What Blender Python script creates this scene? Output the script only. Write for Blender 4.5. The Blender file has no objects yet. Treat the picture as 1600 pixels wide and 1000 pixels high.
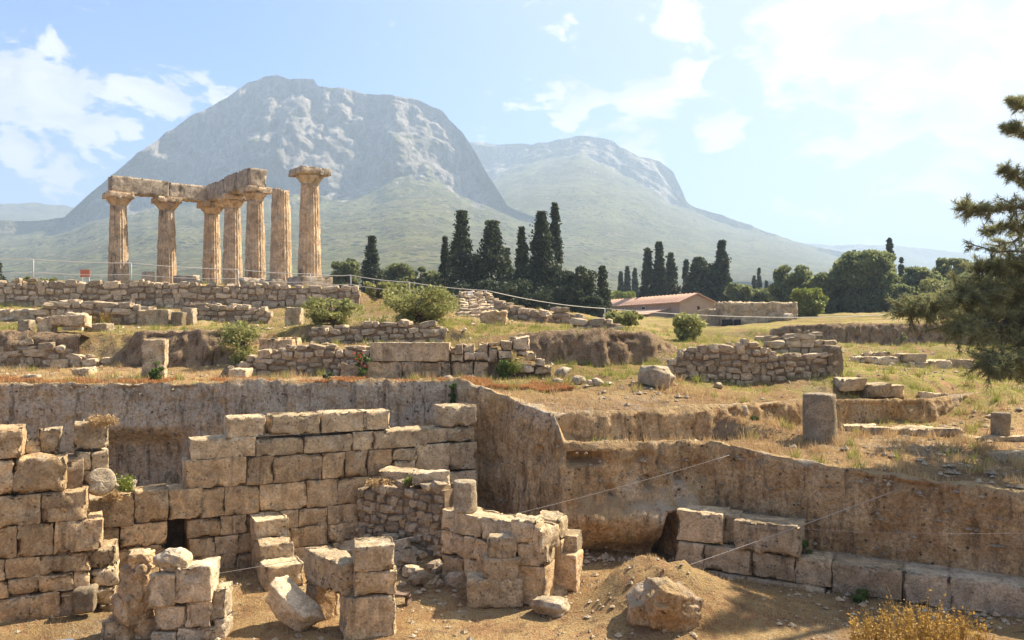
import bpy, math, random
import numpy as np
from mathutils import Vector
from mathutils.geometry import delaunay_2d_cdt

# ---------------------------------------------------------------- camera, sky, sun, exposure
SC = bpy.context.scene
COL = SC.collection
EYE = 4.6            # eye height above the pit floor (z = 0)
FOC = 1300.0         # focal length in photo pixels (1600 wide)
HOR = 520.0          # horizon row
HAZE_DENS = 0.00040  # even haze, per metre
SUN_AZ, SUN_EL = 58.0, 47.0      # sun: degrees to the right of the view axis, elevation

cam_d = bpy.data.cameras.new('camera')
cam = bpy.data.objects.new('camera', cam_d)
COL.objects.link(cam)
cam.location = (0, 0, EYE)
cam.rotation_euler = (math.radians(90), 0, 0)
cam_d.sensor_width = 36.0
cam_d.lens = FOC / 1600 * 36
cam_d.shift_y = (HOR - 500) / 1600
cam_d.clip_start = 0.1
cam_d.clip_end = 20000
SC.camera = cam

SC.view_settings.view_transform = 'Standard'
SC.view_settings.look = 'None'
SC.view_settings.exposure = 2.06
SC.view_settings.gamma = 1.0
SC.view_settings.use_curve_mapping = False
SC.render.engine = 'CYCLES'
SC.cycles.use_denoising = True
SC.cycles.max_bounces = 5
SC.cycles.diffuse_bounces = 4
SC.cycles.volume_bounces = 0
SC.cycles.transparent_max_bounces = 8

SUNV = Vector((math.sin(math.radians(SUN_AZ)) * math.cos(math.radians(SUN_EL)),
               math.cos(math.radians(SUN_AZ)) * math.cos(math.radians(SUN_EL)),
               math.sin(math.radians(SUN_EL))))
sl = bpy.data.lights.new('sun', 'SUN')
sl.energy = 3.5
sl.angle = math.radians(0.6)
sl.color = (1.0, 0.89, 0.74)
so = bpy.data.objects.new('sun', sl)
COL.objects.link(so)
so.location = (30, 20, 40)
so.rotation_euler = SUNV.to_track_quat('Z', 'Y').to_euler()


class NB:
    """small node-tree builder"""
    def __init__(self, nt):
        self.nt = nt
        nt.nodes.clear()

    def n(self, typ, props=None, **inp):
        nd = self.nt.nodes.new(typ)
        for k, v in (props or {}).items():
            setattr(nd, k, v)
        for k, v in inp.items():
            self.set(nd.inputs[k.replace('_', ' ')], v)
        return nd

    def set(self, sock, v):
        if isinstance(v, bpy.types.NodeSocket):
            self.nt.links.new(v, sock)
        elif isinstance(v, (tuple, list)) and len(v) == 3 and sock.type == 'RGBA':
            sock.default_value = (*v, 1)
        else:
            sock.default_value = v

    def m(self, op, a, b=0.0, c=None, clamp=False):
        nd = self.nt.nodes.new('ShaderNodeMath')
        nd.operation = op
        nd.use_clamp = clamp
        self.set(nd.inputs[0], a)
        self.set(nd.inputs[1], b)
        if c is not None:
            self.set(nd.inputs[2], c)
        return nd.outputs[0]

    def vm(self, op, a, b=(0, 0, 0)):
        nd = self.nt.nodes.new('ShaderNodeVectorMath')
        nd.operation = op
        self.set(nd.inputs[0], a)
        if op == 'SCALE':
            self.set(nd.inputs[3], b)
        else:
            self.set(nd.inputs[1], b)
        return nd.outputs['Value'] if op in ('DOT_PRODUCT', 'LENGTH', 'DISTANCE') else nd.outputs[0]

    def mix(self, f, a, b, blend='MIX'):
        nd = self.nt.nodes.new('ShaderNodeMix')
        nd.data_type = 'RGBA'
        nd.blend_type = blend
        self.set(nd.inputs[0], f)
        self.set(nd.inputs[6], a)
        self.set(nd.inputs[7], b)
        return nd.outputs[2]

    def ramp(self, v, a, b, lo=0.0, hi=1.0, smooth=True):
        nd = self.nt.nodes.new('ShaderNodeMapRange')
        nd.interpolation_type = 'SMOOTHSTEP' if smooth else 'LINEAR'
        for i, x in enumerate((v, a, b, lo, hi)):
            self.set(nd.inputs[i], x)
        return nd.outputs[0]

    def noise(self, vec, scale, detail=4.0, rough=0.55, dist=0.0):
        nd = self.n('ShaderNodeTexNoise', Vector=vec, Scale=scale, Detail=detail, Roughness=rough, Distortion=dist)
        return nd.outputs[0]

    def voro(self, vec, scale, feature='F1'):
        nd = self.n('ShaderNodeTexVoronoi', {'feature': feature}, Vector=vec, Scale=scale)
        return nd


def px_dir(px, py):
    v = Vector(((px - 800) / FOC, 1.0, (HOR - py) / FOC))
    return v.normalized()


world = bpy.data.worlds.new('World')
SC.world = world
world.use_nodes = True
W_ = NB(world.node_tree)
sky = W_.n('ShaderNodeTexSky', {'sky_type': 'NISHITA', 'sun_disc': False,
                                'sun_elevation': math.radians(SUN_EL), 'sun_rotation': math.radians(SUN_AZ),
                                'air_density': 1.0, 'dust_density': 1.6, 'ozone_density': 2.5, 'altitude': 60})
tc = W_.n('ShaderNodeTexCoord')
dirv = tc.outputs['Generated']
sep = W_.n('ShaderNodeSeparateXYZ', Vector=dirv)
# directions seen as a flat cloud sheet high above
den = W_.m('ADD', W_.m('MAXIMUM', sep.outputs[2], 0.0), 0.16)
sheet = W_.n('ShaderNodeCombineXYZ', X=W_.m('DIVIDE', sep.outputs[0], den), Y=W_.m('DIVIDE', sep.outputs[1], den), Z=0.0).outputs[0]
nA = W_.noise(sheet, 1.7, 9.0, 0.56, 0.25)
flatv = W_.vm('MULTIPLY', dirv, (1.0, 1.0, 1.9))
nB = W_.noise(flatv, 13.0, 10.0, 0.60, 0.5)
nC = W_.noise(flatv, 42.0, 7.0, 0.65, 0.4)
# heaps of cloud: (px, py, radius in px, weight)
lobes = [(20, 135, 90, .62), (110, 150, 80, .60), (60, 178, 85, .55), (285, 140, 62, .58), (335, 152, 40, .5), (38, 250, 38, .48),
         (105, 262, 46, .46), (205, 200, 24, .42), (905, 150, 75, .60), (1010, 158, 80, .64), (900, 205, 75, .60), (985, 215, 80, .64), (1065, 40, 46, .56),
         (1068, 120, 40, .46), (1002, 86, 22, .44), (1240, 55, 95, .72), (1190, 40, 45, .6), (1330, 60, 130, .74), (1450, 70, 160, .78), (1560, 110, 180, .78),
         (1350, 150, 110, .5), (1390, 250, 110, .42), (1110, 195, 60, .48), (1300, 235, 80, .42), (1140, 168, 24, .42), (770, 143, 18, .4)]
acc = None
for (lx, ly, lr, lw) in lobes:
    d = W_.vm('DISTANCE', dirv, tuple(px_dir(lx, ly)))
    g = W_.ramp(d, 0.0, lr * 1.5 / FOC, lw, 0.0)
    acc = g if acc is None else W_.m('MAXIMUM', acc, g)
# the general cover: thickens towards the sun, elsewhere broken clouds everywhere
sdot = W_.vm('DOT_PRODUCT', dirv, tuple(SUNV))
toward = W_.ramp(sdot, 0.50, 1.0, 0.0, 1.0)
base = W_.m('MULTIPLY_ADD', W_.ramp(nA, 0.50, 0.68), 0.34, W_.m('MULTIPLY', toward, 0.6))
cov = W_.m('MAXIMUM', acc, base)
tex = W_.m('ADD', W_.m('MULTIPLY', nB, 0.75), W_.m('MULTIPLY', nC, 0.25))
cl = W_.ramp(W_.m('ADD', cov, W_.m('MULTIPLY', W_.m('SUBTRACT', tex, 0.5), 2.7)), 0.27, 0.50)
cl = W_.m('MULTIPLY', cl, 0.93)
# thin white veil of hazy air near the horizon and round the sun
veil = W_.m('MAXIMUM', W_.ramp(sdot, 0.34, 0.90, 0.0, 0.92), W_.ramp(sep.outputs[2], 0.0, 0.22, 0.25, 0.0))
shade = W_.noise(W_.vm('ADD', flatv, (0.0, 0.0, 0.018)), 13.0, 9.0, 0.6, 0.5)
ccol = W_.mix(W_.ramp(shade, 0.36, 0.62), (3.1, 3.15, 3.25), (4.6, 4.5, 4.35))
skyc = W_.mix(1.0, sky.outputs[0], (0.23, 0.51, 1.0), 'MULTIPLY')
c1 = W_.mix(veil, skyc, (3.2, 3.22, 3.25))
ccol = W_.vm('SCALE', ccol, W_.ramp(sdot, 0.2, 1.0, 1.0, 1.08))
c2 = W_.mix(cl, c1, ccol)
bg = W_.n('ShaderNodeBackground', Color=c2, Strength=0.064)
out = W_.n('ShaderNodeOutputWorld')
W_.nt.links.new(bg.outputs[0], out.inputs[0])

# ---------------------------------------------------------------- helpers
WPOS = {}


def W(px, py, d):
    return Vector(((px - 800) * d / FOC, d, EYE - (py - HOR) * d / FOC))


def Wz(px, py, z):
    return W(px, py, FOC * (EYE - z) / (py - HOR))


def tag(o, label=None, cat=None, group=None, kind=None):
    for k, v in (('label', label), ('category', cat), ('group', group), ('kind', kind)):
        if v:
            o[k] = v
    return o


def thing(name, label, cat, loc=(0, 0, 0), group=None):
    o = bpy.data.objects.new(name, None)
    o.empty_display_size = 0.3
    COL.objects.link(o)
    o.location = loc
    WPOS[o] = Vector(loc)
    return tag(o, label, cat, group)


def link(name, me, mat=None, parent=None, loc=(0, 0, 0), rz=0.0, rot=None, scale=None):
    o = bpy.data.objects.new(name, me)
    COL.objects.link(o)
    if mat is not None and not me.materials:
        me.materials.append(mat)
    loc = Vector(loc)
    WPOS[o] = loc
    if parent is not None:
        o.parent = parent
        o.location = loc - WPOS[parent]
    else:
        o.location = loc
    o.rotation_euler = rot if rot is not None else (0, 0, rz)
    if scale is not None:
        o.scale = scale
    return o


def mesh_np(name, V, F, smooth=True):
    V = np.asarray(V, dtype=np.float32)
    F = np.asarray(F, dtype=np.int32)
    me = bpy.data.meshes.new(name)
    me.vertices.add(len(V))
    me.vertices.foreach_set('co', V.ravel())
    k = F.shape[1]
    me.loops.add(F.size)
    me.loops.foreach_set('vertex_index', F.ravel())
    me.polygons.add(len(F))
    me.polygons.foreach_set('loop_start', np.arange(0, F.size, k, dtype=np.int32))
    me.polygons.foreach_set('loop_total', np.full(len(F), k, dtype=np.int32))
    me.update(calc_edges=True)
    me.validate()
    me.polygons.foreach_set('use_smooth', np.full(len(me.polygons), smooth))
    return me


def grid_faces(nu, nv):
    i = np.arange(nu - 1)[:, None] * nv + np.arange(nv - 1)[None, :]
    i = i.ravel()
    return np.stack([i, i + nv, i + nv + 1, i + 1], 1)


def _hash(ix, iy, iz):
    h = (ix * 374761393 + iy * 668265263 + iz * 1274126177) & 0xffffffff
    h = ((h ^ (h >> 13)) * 1103515245) & 0xffffffff
    h = ((h ^ (h >> 16)) * 69069 + 12345) & 0xffffffff
    return ((h >> 8) & 0xffff) / 65535.0


def vn(P):
    P = np.asarray(P, dtype=np.float64)
    i = np.floor(P).astype(np.int64)
    f = P - i
    u = f * f * f * (f * (f * 6 - 15) + 10)
    r = 0
    for dx in (0, 1):
        wx = u[..., 0] if dx else 1 - u[..., 0]
        for dy in (0, 1):
            wy = u[..., 1] if dy else 1 - u[..., 1]
            for dz in (0, 1):
                wz = u[..., 2] if dz else 1 - u[..., 2]
                r = r + wx * wy * wz * _hash(i[..., 0] + dx, i[..., 1] + dy, i[..., 2] + dz)
    return r * 2 - 1


def fbm(P, octv=4, gain=0.5, lac=2.03):
    P = np.asarray(P, dtype=np.float64)
    a, s, t = 1.0, 0.0, 0.0
    for k in range(octv):
        s = s + a * vn(P * (lac ** k) + 17.3 * k)
        t += a
        a *= gain
    return s / t


def ridged(P, octv=4):
    a, s, t = 1.0, 0.0, 0.0
    for k in range(octv):
        s = s + a * (1 - 2 * np.abs(vn(P * (2.07 ** k) + 31.7 * k)))
        t += a
        a *= 0.52
    return s / t


def sstep(x, a, b):
    t = np.clip((x - a) / (b - a), 0, 1)
    return t * t * (3 - 2 * t)


# ---------------------------------------------------------------- materials
MATS = {}


def newmat(name):
    m = bpy.data.materials.new(name)
    m.use_nodes = True
    MATS[name] = m
    return m, NB(m.node_tree)


def finish(b, color, rough=0.9, normal=None, spec=0.25, **kw):
    p = b.n('ShaderNodeBsdfPrincipled', Roughness=rough)
    b.set(p.inputs['Base Color'], color)
    b.set(p.inputs['Specular IOR Level'], spec)
    if normal is not None:
        b.set(p.inputs['Normal'], normal)
    for k, v in kw.items():
        b.set(p.inputs[k.replace('_', ' ')], v)
    o = b.n('ShaderNodeOutputMaterial')
    b.nt.links.new(p.outputs[0], o.inputs[0])
    return p


def bump(b, h, strength=0.5, dist=0.02, normal=None):
    nd = b.n('ShaderNodeBump', Strength=strength, Distance=dist, Height=h)
    if normal is not None:
        b.set(nd.inputs['Normal'], normal)
    return nd.outputs[0]


def stone_mat(name, ca, cb, cg, stain, pits=0.5, sc=1.0, use_world=False, vary=0.22, streaks=False):
    """weathered limestone: warm and grey patches, pores, dark lichen, fine relief"""
    m, b = newmat(name)
    oi = b.n('ShaderNodeObjectInfo')
    if use_world:
        g = b.n('ShaderNodeNewGeometry')
        vec = g.outputs['Position']
        rnd = 0.5
    else:
        t = b.n('ShaderNodeTexCoord')
        off = b.vm('SCALE', (37.0, 91.0, 53.0), oi.outputs['Random'])
        vec = b.vm('ADD', t.outputs['Object'], off)
        rnd = oi.outputs['Random']
    n1 = b.noise(vec, 1.6 * sc, 5, 0.6, 0.4)
    n2 = b.noise(vec, 5.5 * sc, 6, 0.65, 0.3)
    n3 = b.noise(vec, 26 * sc, 5, 0.7)
    n4 = b.noise(vec, 3.1 * sc, 7, 0.7, 0.8)
    col = b.mix(b.ramp(n1, 0.34, 0.66), ca, cb)
    col = b.mix(b.m('MULTIPLY', b.ramp(n4, 0.46, 0.66), 0.75), col, cg)
    col = b.mix(b.m('MULTIPLY', b.ramp(n2, 0.56, 0.74), 0.55), col, stain)
    if streaks:
        sv = b.vm('MULTIPLY', vec, (1.0, 1.0, 0.16))
        s1 = b.noise(sv, 1.1, 7, 0.72, 0.8)
        s2 = b.noise(sv, 5.0, 5, 0.7, 0.2)
        dk = b.m('MULTIPLY', b.ramp(s1, 0.52, 0.62), b.ramp(s2, 0.38, 0.58))
        col = b.mix(b.m('MULTIPLY', dk, 0.8 if streaks is True else streaks), col, (0.075, 0.062, 0.042))
        lt = b.ramp(b.noise(sv, 2.1, 5, 0.6, 0.4), 0.55, 0.72)
        col = b.mix(b.m('MULTIPLY', lt, 0.5 if streaks is True else 0.3), col, cg)
    # fine mottling and pores
    n6 = b.noise(vec, 75 * sc, 3, 0.7)
    lichen = b.m('MULTIPLY', b.ramp(b.noise(vec, 9 * sc, 6, 0.75, 0.6), 0.54, 0.64), b.ramp(n1, 0.40, 0.60))
    col = b.mix(b.m('MULTIPLY', lichen, 0.65), col, (0.19, 0.175, 0.145))
    col = b.mix(1.0, col, b.mix(b.ramp(n3, 0.30, 0.70, smooth=False), (0.64, 0.62, 0.59), (1.28, 1.28, 1.28)), 'MULTIPLY')
    col = b.mix(1.0, col, b.mix(b.ramp(n6, 0.28, 0.72, smooth=False), (0.84, 0.83, 0.81), (1.14, 1.14, 1.14)), 'MULTIPLY')
    big = b.noise(vec, 2.4 * sc, 6, 0.62, 1.2)
    col = b.mix(1.0, col, b.mix(b.ramp(big, 0.36, 0.64), (0.72, 0.70, 0.67), (1.16, 1.15, 1.12)), 'MULTIPLY')
    wv = b.vm('ADD', vec, b.vm('SCALE', b.n('ShaderNodeTexNoise', Vector=vec, Scale=7 * sc, Detail=3.0).outputs[1], 0.10))
    vo = b.voro(wv, 11 * sc)
    pit = b.m('MULTIPLY', b.ramp(vo.outputs['Distance'], 0.10, 0.30, 1.0, 0.0), b.ramp(n4, 0.44, 0.56))
    ck = b.voro(wv, 1.9 * sc, 'DISTANCE_TO_EDGE')
    crack = b.m('MULTIPLY', b.ramp(ck.outputs['Distance'], 0.0, 0.016, 1.0, 0.0), b.ramp(n2, 0.54, 0.66))
    pit = b.m('MAXIMUM', pit, crack)
    col = b.mix(b.m('MULTIPLY', pit, pits), col, (0.06, 0.045, 0.03))
    bv = b.m('MULTIPLY_ADD', rnd, 2 * vary, 1 - vary)
    col = b.mix(1.0, col, b.n('ShaderNodeCombineColor', Red=bv, Green=bv, Blue=bv).outputs[0], 'MULTIPLY')
    h = b.m('ADD', b.m('MULTIPLY', n2, 0.6), b.m('MULTIPLY', n3, 0.32))
    h = b.m('SUBTRACT', h, b.m('MULTIPLY', pit, 0.35 * pits))
    h = b.m('ADD', h, b.m('MULTIPLY', n6, 0.12))
    nrm = bump(b, h, 1.0, 0.085 / sc)
    finish(b, col, 0.93, nrm, 0.15)
    return m


M_ASHLAR = stone_mat('ashlar_limestone', (0.66, 0.465, 0.255), (0.57, 0.40, 0.225), (0.58, 0.475, 0.33), (0.59, 0.335, 0.14), 0.6, streaks=0.5)
M_GREYBLOCK = stone_mat('grey_limestone', (0.63, 0.48, 0.29), (0.56, 0.43, 0.265), (0.64, 0.54, 0.385), (0.55, 0.35, 0.16), 0.65, streaks=0.45)
M_RUBBLE = stone_mat('rubble_stone', (0.62, 0.48, 0.31), (0.53, 0.42, 0.28), (0.60, 0.52, 0.40), (0.52, 0.32, 0.16), 0.3, 1.3, vary=0.34)
M_PALE = stone_mat('pale_boulder_stone', (0.61, 0.485, 0.32), (0.53, 0.43, 0.29), (0.62, 0.545, 0.42), (0.48, 0.34, 0.19), 0.45)
M_DRUM = stone_mat('grey_drum_stone', (0.34, 0.27, 0.175), (0.275, 0.225, 0.15), (0.40, 0.335, 0.24), (0.25, 0.18, 0.105), 0.5)
M_TEMPLE = stone_mat('temple_limestone', (0.66, 0.48, 0.30), (0.57, 0.41, 0.255), (0.62, 0.53, 0.40), (0.54, 0.32, 0.15), 0.25, 0.55, vary=0.08, streaks=True)
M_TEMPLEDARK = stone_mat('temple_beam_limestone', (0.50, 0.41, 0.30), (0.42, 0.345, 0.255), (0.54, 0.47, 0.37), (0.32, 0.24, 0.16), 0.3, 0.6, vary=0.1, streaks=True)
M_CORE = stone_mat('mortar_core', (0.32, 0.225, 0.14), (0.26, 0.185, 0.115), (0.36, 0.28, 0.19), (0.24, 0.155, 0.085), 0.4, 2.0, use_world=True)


def rock_mat():
    """rock-cut faces: buff and grey stone with stains and dark runs; dry soil and grass on the flat tops"""
    m, b = newmat('cut_rock')
    g = b.n('ShaderNodeNewGeometry')
    vec = g.outputs['Position']
    sp = b.n('ShaderNodeSeparateXYZ', Vector=vec)
    nz = b.n('ShaderNodeSeparateXYZ', Vector=g.outputs['Normal']).outputs[2]
    n1 = b.noise(vec, 0.55, 6, 0.6, 0.6)
    n2 = b.noise(vec, 2.4, 7, 0.65, 0.5)
    n3 = b.noise(vec, 14, 6, 0.72)
    n5 = b.noise(vec, 40, 4, 0.7)
    sv = b.vm('MULTIPLY', vec, (1.0, 1.0, 0.14))
    s1 = b.noise(sv, 1.7, 7, 0.7, 0.7)
    s2 = b.noise(sv, 6.0, 6, 0.7, 0.4)
    buff, grey = (0.48, 0.325, 0.175), (0.66, 0.53, 0.37)
    # the north-east face of the pit keeps grey plaster, the others are bare buff stone
    gf = b.m('MULTIPLY', b.ramp(sp.outputs[0], -1.4, -0.9, 1.0, 0.0), b.ramp(n2, 0.30, 0.52))
    gf = b.m('MAXIMUM', gf, b.m('MULTIPLY', b.ramp(n1, 0.50, 0.66), 0.8))
    buffc = b.mix(b.ramp(b.noise(vec, 1.1, 6, 0.66, 1.0), 0.38, 0.62), (0.50, 0.325, 0.155), (0.70, 0.49, 0.26))
    col = b.mix(gf, buffc, grey)
    col = b.mix(b.m('MULTIPLY', b.ramp(s1, 0.50, 0.68), 0.7), col, (0.36, 0.20, 0.085))
    col = b.mix(b.m('MULTIPLY', b.ramp(s2, 0.50, 0.66), 0.7), col, (0.17, 0.12, 0.07))
    dk = b.m('MULTIPLY', b.ramp(s1, 0.46, 0.58, 1.0, 0.0), b.m('MULTIPLY', b.ramp(n3, 0.50, 0.66), b.ramp(n2, 0.48, 0.62)))
    col = b.mix(b.m('MULTIPLY', dk, 0.95), col, (0.05, 0.05, 0.033))
    ms = b.m('MULTIPLY', b.ramp(n2, 0.50, 0.66), b.ramp(sp.outputs[2], 0.4, 2.6, 1.0, 0.0))
    ms = b.m('MULTIPLY', ms, b.ramp(sp.outputs[0], -6.0, -8.0))
    col = b.mix(b.m('MULTIPLY', ms, 0.85), col, (0.085, 0.09, 0.035))
    col = b.mix(1.0, col, b.mix(b.ramp(n3, 0.30, 0.70, smooth=False), (0.50, 0.48, 0.45), (1.42, 1.42, 1.42)), 'MULTIPLY')
    col = b.mix(1.0, col, b.mix(b.ramp(n5, 0.28, 0.72, smooth=False), (0.68, 0.67, 0.65), (1.28, 1.28, 1.28)), 'MULTIPLY')
    wv = b.vm('ADD', vec, b.vm('SCALE', b.n('ShaderNodeTexNoise', Vector=vec, Scale=5.0, Detail=3.0).outputs[1], 0.16))
    vo = b.voro(wv, 6.5)
    hole = b.m('MULTIPLY', b.ramp(vo.outputs['Distance'], 0.08, 0.24, 1.0, 0.0), b.ramp(n2, 0.47, 0.58))
    col = b.mix(b.m('MULTIPLY', hole, 0.85), col, (0.06, 0.045, 0.03))
    soil = b.mix(b.ramp(n2, 0.35, 0.65), (0.36, 0.235, 0.12), (0.47, 0.34, 0.17))
    soil = b.mix(b.m('MULTIPLY', b.ramp(n3, 0.52, 0.7), 0.6), soil, (0.26, 0.15, 0.08))
    pale = b.ramp(n1, 0.50, 0.60)
    soil = b.mix(b.m('MULTIPLY', pale, 0.6), soil, (0.50, 0.43, 0.33))
    top = b.ramp(b.m('MULTIPLY_ADD', b.m('SUBTRACT', n3, 0.5), 0.9, nz), 0.42, 0.72)
    col = b.mix(top, col, soil)
    h = b.m('ADD', b.m('MULTIPLY', n2, 1.4), b.m('ADD', b.m('MULTIPLY', n3, 0.5), b.m('MULTIPLY', n5, 0.2)))
    h = b.m('SUBTRACT', h, b.m('MULTIPLY', hole, 0.5))
    finish(b, col, 0.95, bump(b, h, 1.0, 0.13), 0.1)
    return m


M_ROCK = rock_mat()


def ground_mat():
    """dry grass, bare soil, pale stone crumbs and greener patches (attribute 'green')"""
    m, b = newmat('dry_ground')
    g = b.n('ShaderNodeNewGeometry')
    vec = g.outputs['Position']
    nz = b.n('ShaderNodeSeparateXYZ', Vector=g.outputs['Normal']).outputs[2]
    n1 = b.noise(vec, 0.28, 6, 0.6, 0.4)
    n2 = b.noise(vec, 1.5, 6, 0.65, 0.4)
    n3 = b.noise(vec, 7, 6, 0.7, 0.2)
    n4 = b.noise(vec, 28, 5, 0.75)
    nL = b.noise(vec, 0.12, 7, 0.68, 0.8)
    col = b.mix(b.ramp(n2, 0.36, 0.62), (0.38, 0.225, 0.115), (0.53, 0.36, 0.18))
    col = b.mix(b.m('MULTIPLY', b.ramp(n3, 0.48, 0.66), 0.7), col, (0.50, 0.38, 0.21))
    col = b.mix(b.m('MULTIPLY', b.ramp(n1, 0.52, 0.66), b.ramp(n3, 0.40, 0.60)), col, (0.50, 0.42, 0.32))
    at = b.n('ShaderNodeAttribute', {'attribute_name': 'green'})
    gr = b.m('MULTIPLY', at.outputs['Fac'], b.ramp(b.m('ADD', n2, b.m('MULTIPLY', n3, 0.5)), 0.62, 0.86))
    col = b.mix(gr, col, b.mix(n3, (0.20, 0.21, 0.045), (0.36, 0.33, 0.085)))
    col = b.mix(b.m('MULTIPLY', b.ramp(n4, 0.55, 0.72), 0.5), col, (0.19, 0.12, 0.06))
    col = b.mix(1.0, col, b.mix(b.ramp(nL, 0.36, 0.62), (0.66, 0.64, 0.60), (1.15, 1.13, 1.08)), 'MULTIPLY')
    n5 = b.noise(vec, 80, 3, 0.75)
    dirt = b.m('MULTIPLY', b.ramp(b.noise(vec, 3.3, 7, 0.72, 0.6), 0.53, 0.62), 0.75)
    col = b.mix(dirt, col, (0.20, 0.125, 0.07))
    col = b.mix(1.0, col, b.mix(b.ramp(n4, 0.28, 0.72, smooth=False), (0.5, 0.49, 0.47), (1.42, 1.42, 1.42)), 'MULTIPLY')
    col = b.mix(1.0, col, b.mix(b.ramp(n5, 0.28, 0.72, smooth=False), (0.66, 0.65, 0.63), (1.3, 1.3, 1.3)), 'MULTIPLY')
    earth = b.mix(b.ramp(n3, 0.35, 0.65), (0.30, 0.205, 0.12), (0.40, 0.29, 0.175))
    earth = b.mix(1.0, earth, b.mix(n4, (0.5, 0.5, 0.5), (1.4, 1.4, 1.4)), 'MULTIPLY')
    col = b.mix(b.ramp(nz, 0.78, 0.5), col, earth)
    h = b.m('ADD', b.m('MULTIPLY', n3, 0.8), b.m('MULTIPLY', n4, 0.5))
    finish(b, col, 0.97, bump(b, h, 1.0, 0.14), 0.08)
    return m


M_GROUND = ground_mat()


def earth_mat():
    m, b = newmat('bank_earth')
    g = b.n('ShaderNodeNewGeometry')
    vec = g.outputs['Position']
    n1 = b.noise(vec, 0.9, 6, 0.65, 0.5)
    n2 = b.noise(b.vm('MULTIPLY', vec, (1, 1, 0.4)), 5, 7, 0.72, 0.6)
    n3 = b.noise(vec, 22, 5, 0.75)
    col = b.mix(b.ramp(n1, 0.38, 0.62), (0.42, 0.295, 0.175), (0.33, 0.225, 0.135))
    col = b.mix(b.m('MULTIPLY', b.ramp(n2, 0.50, 0.62), 0.8), col, (0.14, 0.095, 0.055))
    col = b.mix(b.m('MULTIPLY', b.ramp(n2, 0.46, 0.36), 0.6), col, (0.46, 0.34, 0.19))
    col = b.mix(b.m('MULTIPLY', b.ramp(b.noise(vec, 2.2, 5, 0.7, 0.4), 0.56, 0.66), 0.5), col, (0.20, 0.20, 0.06))
    col = b.mix(1.0, col, b.mix(b.ramp(n3, 0.28, 0.72, smooth=False), (0.5, 0.49, 0.47), (1.42, 1.42, 1.42)), 'MULTIPLY')
    h = b.m('ADD', n2, b.m('MULTIPLY', n3, 0.5))
    finish(b, col, 0.97, bump(b, h, 1.0, 0.16), 0.05)
    return m


M_EARTH = earth_mat()


def leaf_mat(name, ca, cb, trans=0.25, vary=0.25, sc=1.2):
    m, b = newmat(name)
    g = b.n('ShaderNodeNewGeometry')
    n1 = b.noise(g.outputs['Position'], sc, 4, 0.6)
    rnd = g.outputs['Random Per Island']
    col = b.mix(b.m('ADD', b.m('MULTIPLY', rnd, 0.5), b.m('MULTIPLY', b.ramp(n1, 0.35, 0.65), 0.5)), ca, cb)
    p = b.n('ShaderNodeBsdfPrincipled', Roughness=0.6)
    b.set(p.inputs['Base Color'], col)
    b.set(p.inputs['Specular IOR Level'], 0.25)
    tr = b.n('ShaderNodeBsdfTranslucent', Color=col)
    mx = b.n('ShaderNodeMixShader')
    mx.inputs[0].default_value = trans
    b.nt.links.new(p.outputs[0], mx.inputs[1])
    b.nt.links.new(tr.outputs[0], mx.inputs[2])
    o = b.n('ShaderNodeOutputMaterial')
    b.nt.links.new(mx.outputs[0], o.inputs[0])
    return m


M_CYPRESS = leaf_mat('cypress_leaf', (0.03, 0.045, 0.02), (0.085, 0.10, 0.042), 0.3, sc=0.6)
M_PINE = leaf_mat('pine_leaf', (0.10, 0.13, 0.055), (0.30, 0.32, 0.12), 0.55, sc=0.5)
M_NEEDLE = leaf_mat('pine_needle', (0.15, 0.165, 0.075), (0.37, 0.35, 0.15), 0.55, sc=1.0)
M_BUSH = leaf_mat('bush_leaf', (0.15, 0.17, 0.045), (0.44, 0.42, 0.15), 0.35, sc=2.2)
M_LIME = leaf_mat('bright_leaf', (0.15, 0.20, 0.035), (0.30, 0.31, 0.06), 0.35)
M_GREENW = leaf_mat('weed_leaf', (0.05, 0.10, 0.02), (0.14, 0.20, 0.04), 0.35)
M_STRAW = leaf_mat('dry_grass_blade', (0.42, 0.27, 0.12), (0.60, 0.44, 0.22), 0.35)
M_STRAWG = leaf_mat('green_grass_blade', (0.22, 0.24, 0.045), (0.42, 0.39, 0.10), 0.35)
M_OCHRE = leaf_mat('ochre_weed', (0.38, 0.22, 0.05), (0.55, 0.37, 0.10), 0.35)
M_RUST = leaf_mat('rust_succulent', (0.40, 0.17, 0.06), (0.55, 0.30, 0.12), 0.3)
M_RED = leaf_mat('red_petal', (0.62, 0.05, 0.02), (0.75, 0.16, 0.05), 0.3)


def plain(name, col, rough=0.7, var=0.15, sc=8.0, metal=0.0):
    m, b = newmat(name)
    g = b.n('ShaderNodeNewGeometry')
    n1 = b.noise(g.outputs['Position'], sc, 5, 0.65)
    c = b.mix(n1, tuple(x * (1 - var * 1.6) for x in col), tuple(min(1, x * (1 + var * 1.6)) for x in col))
    p = finish(b, c, rough, None, 0.3)
    p.inputs['Metallic'].default_value = metal
    return m


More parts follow.
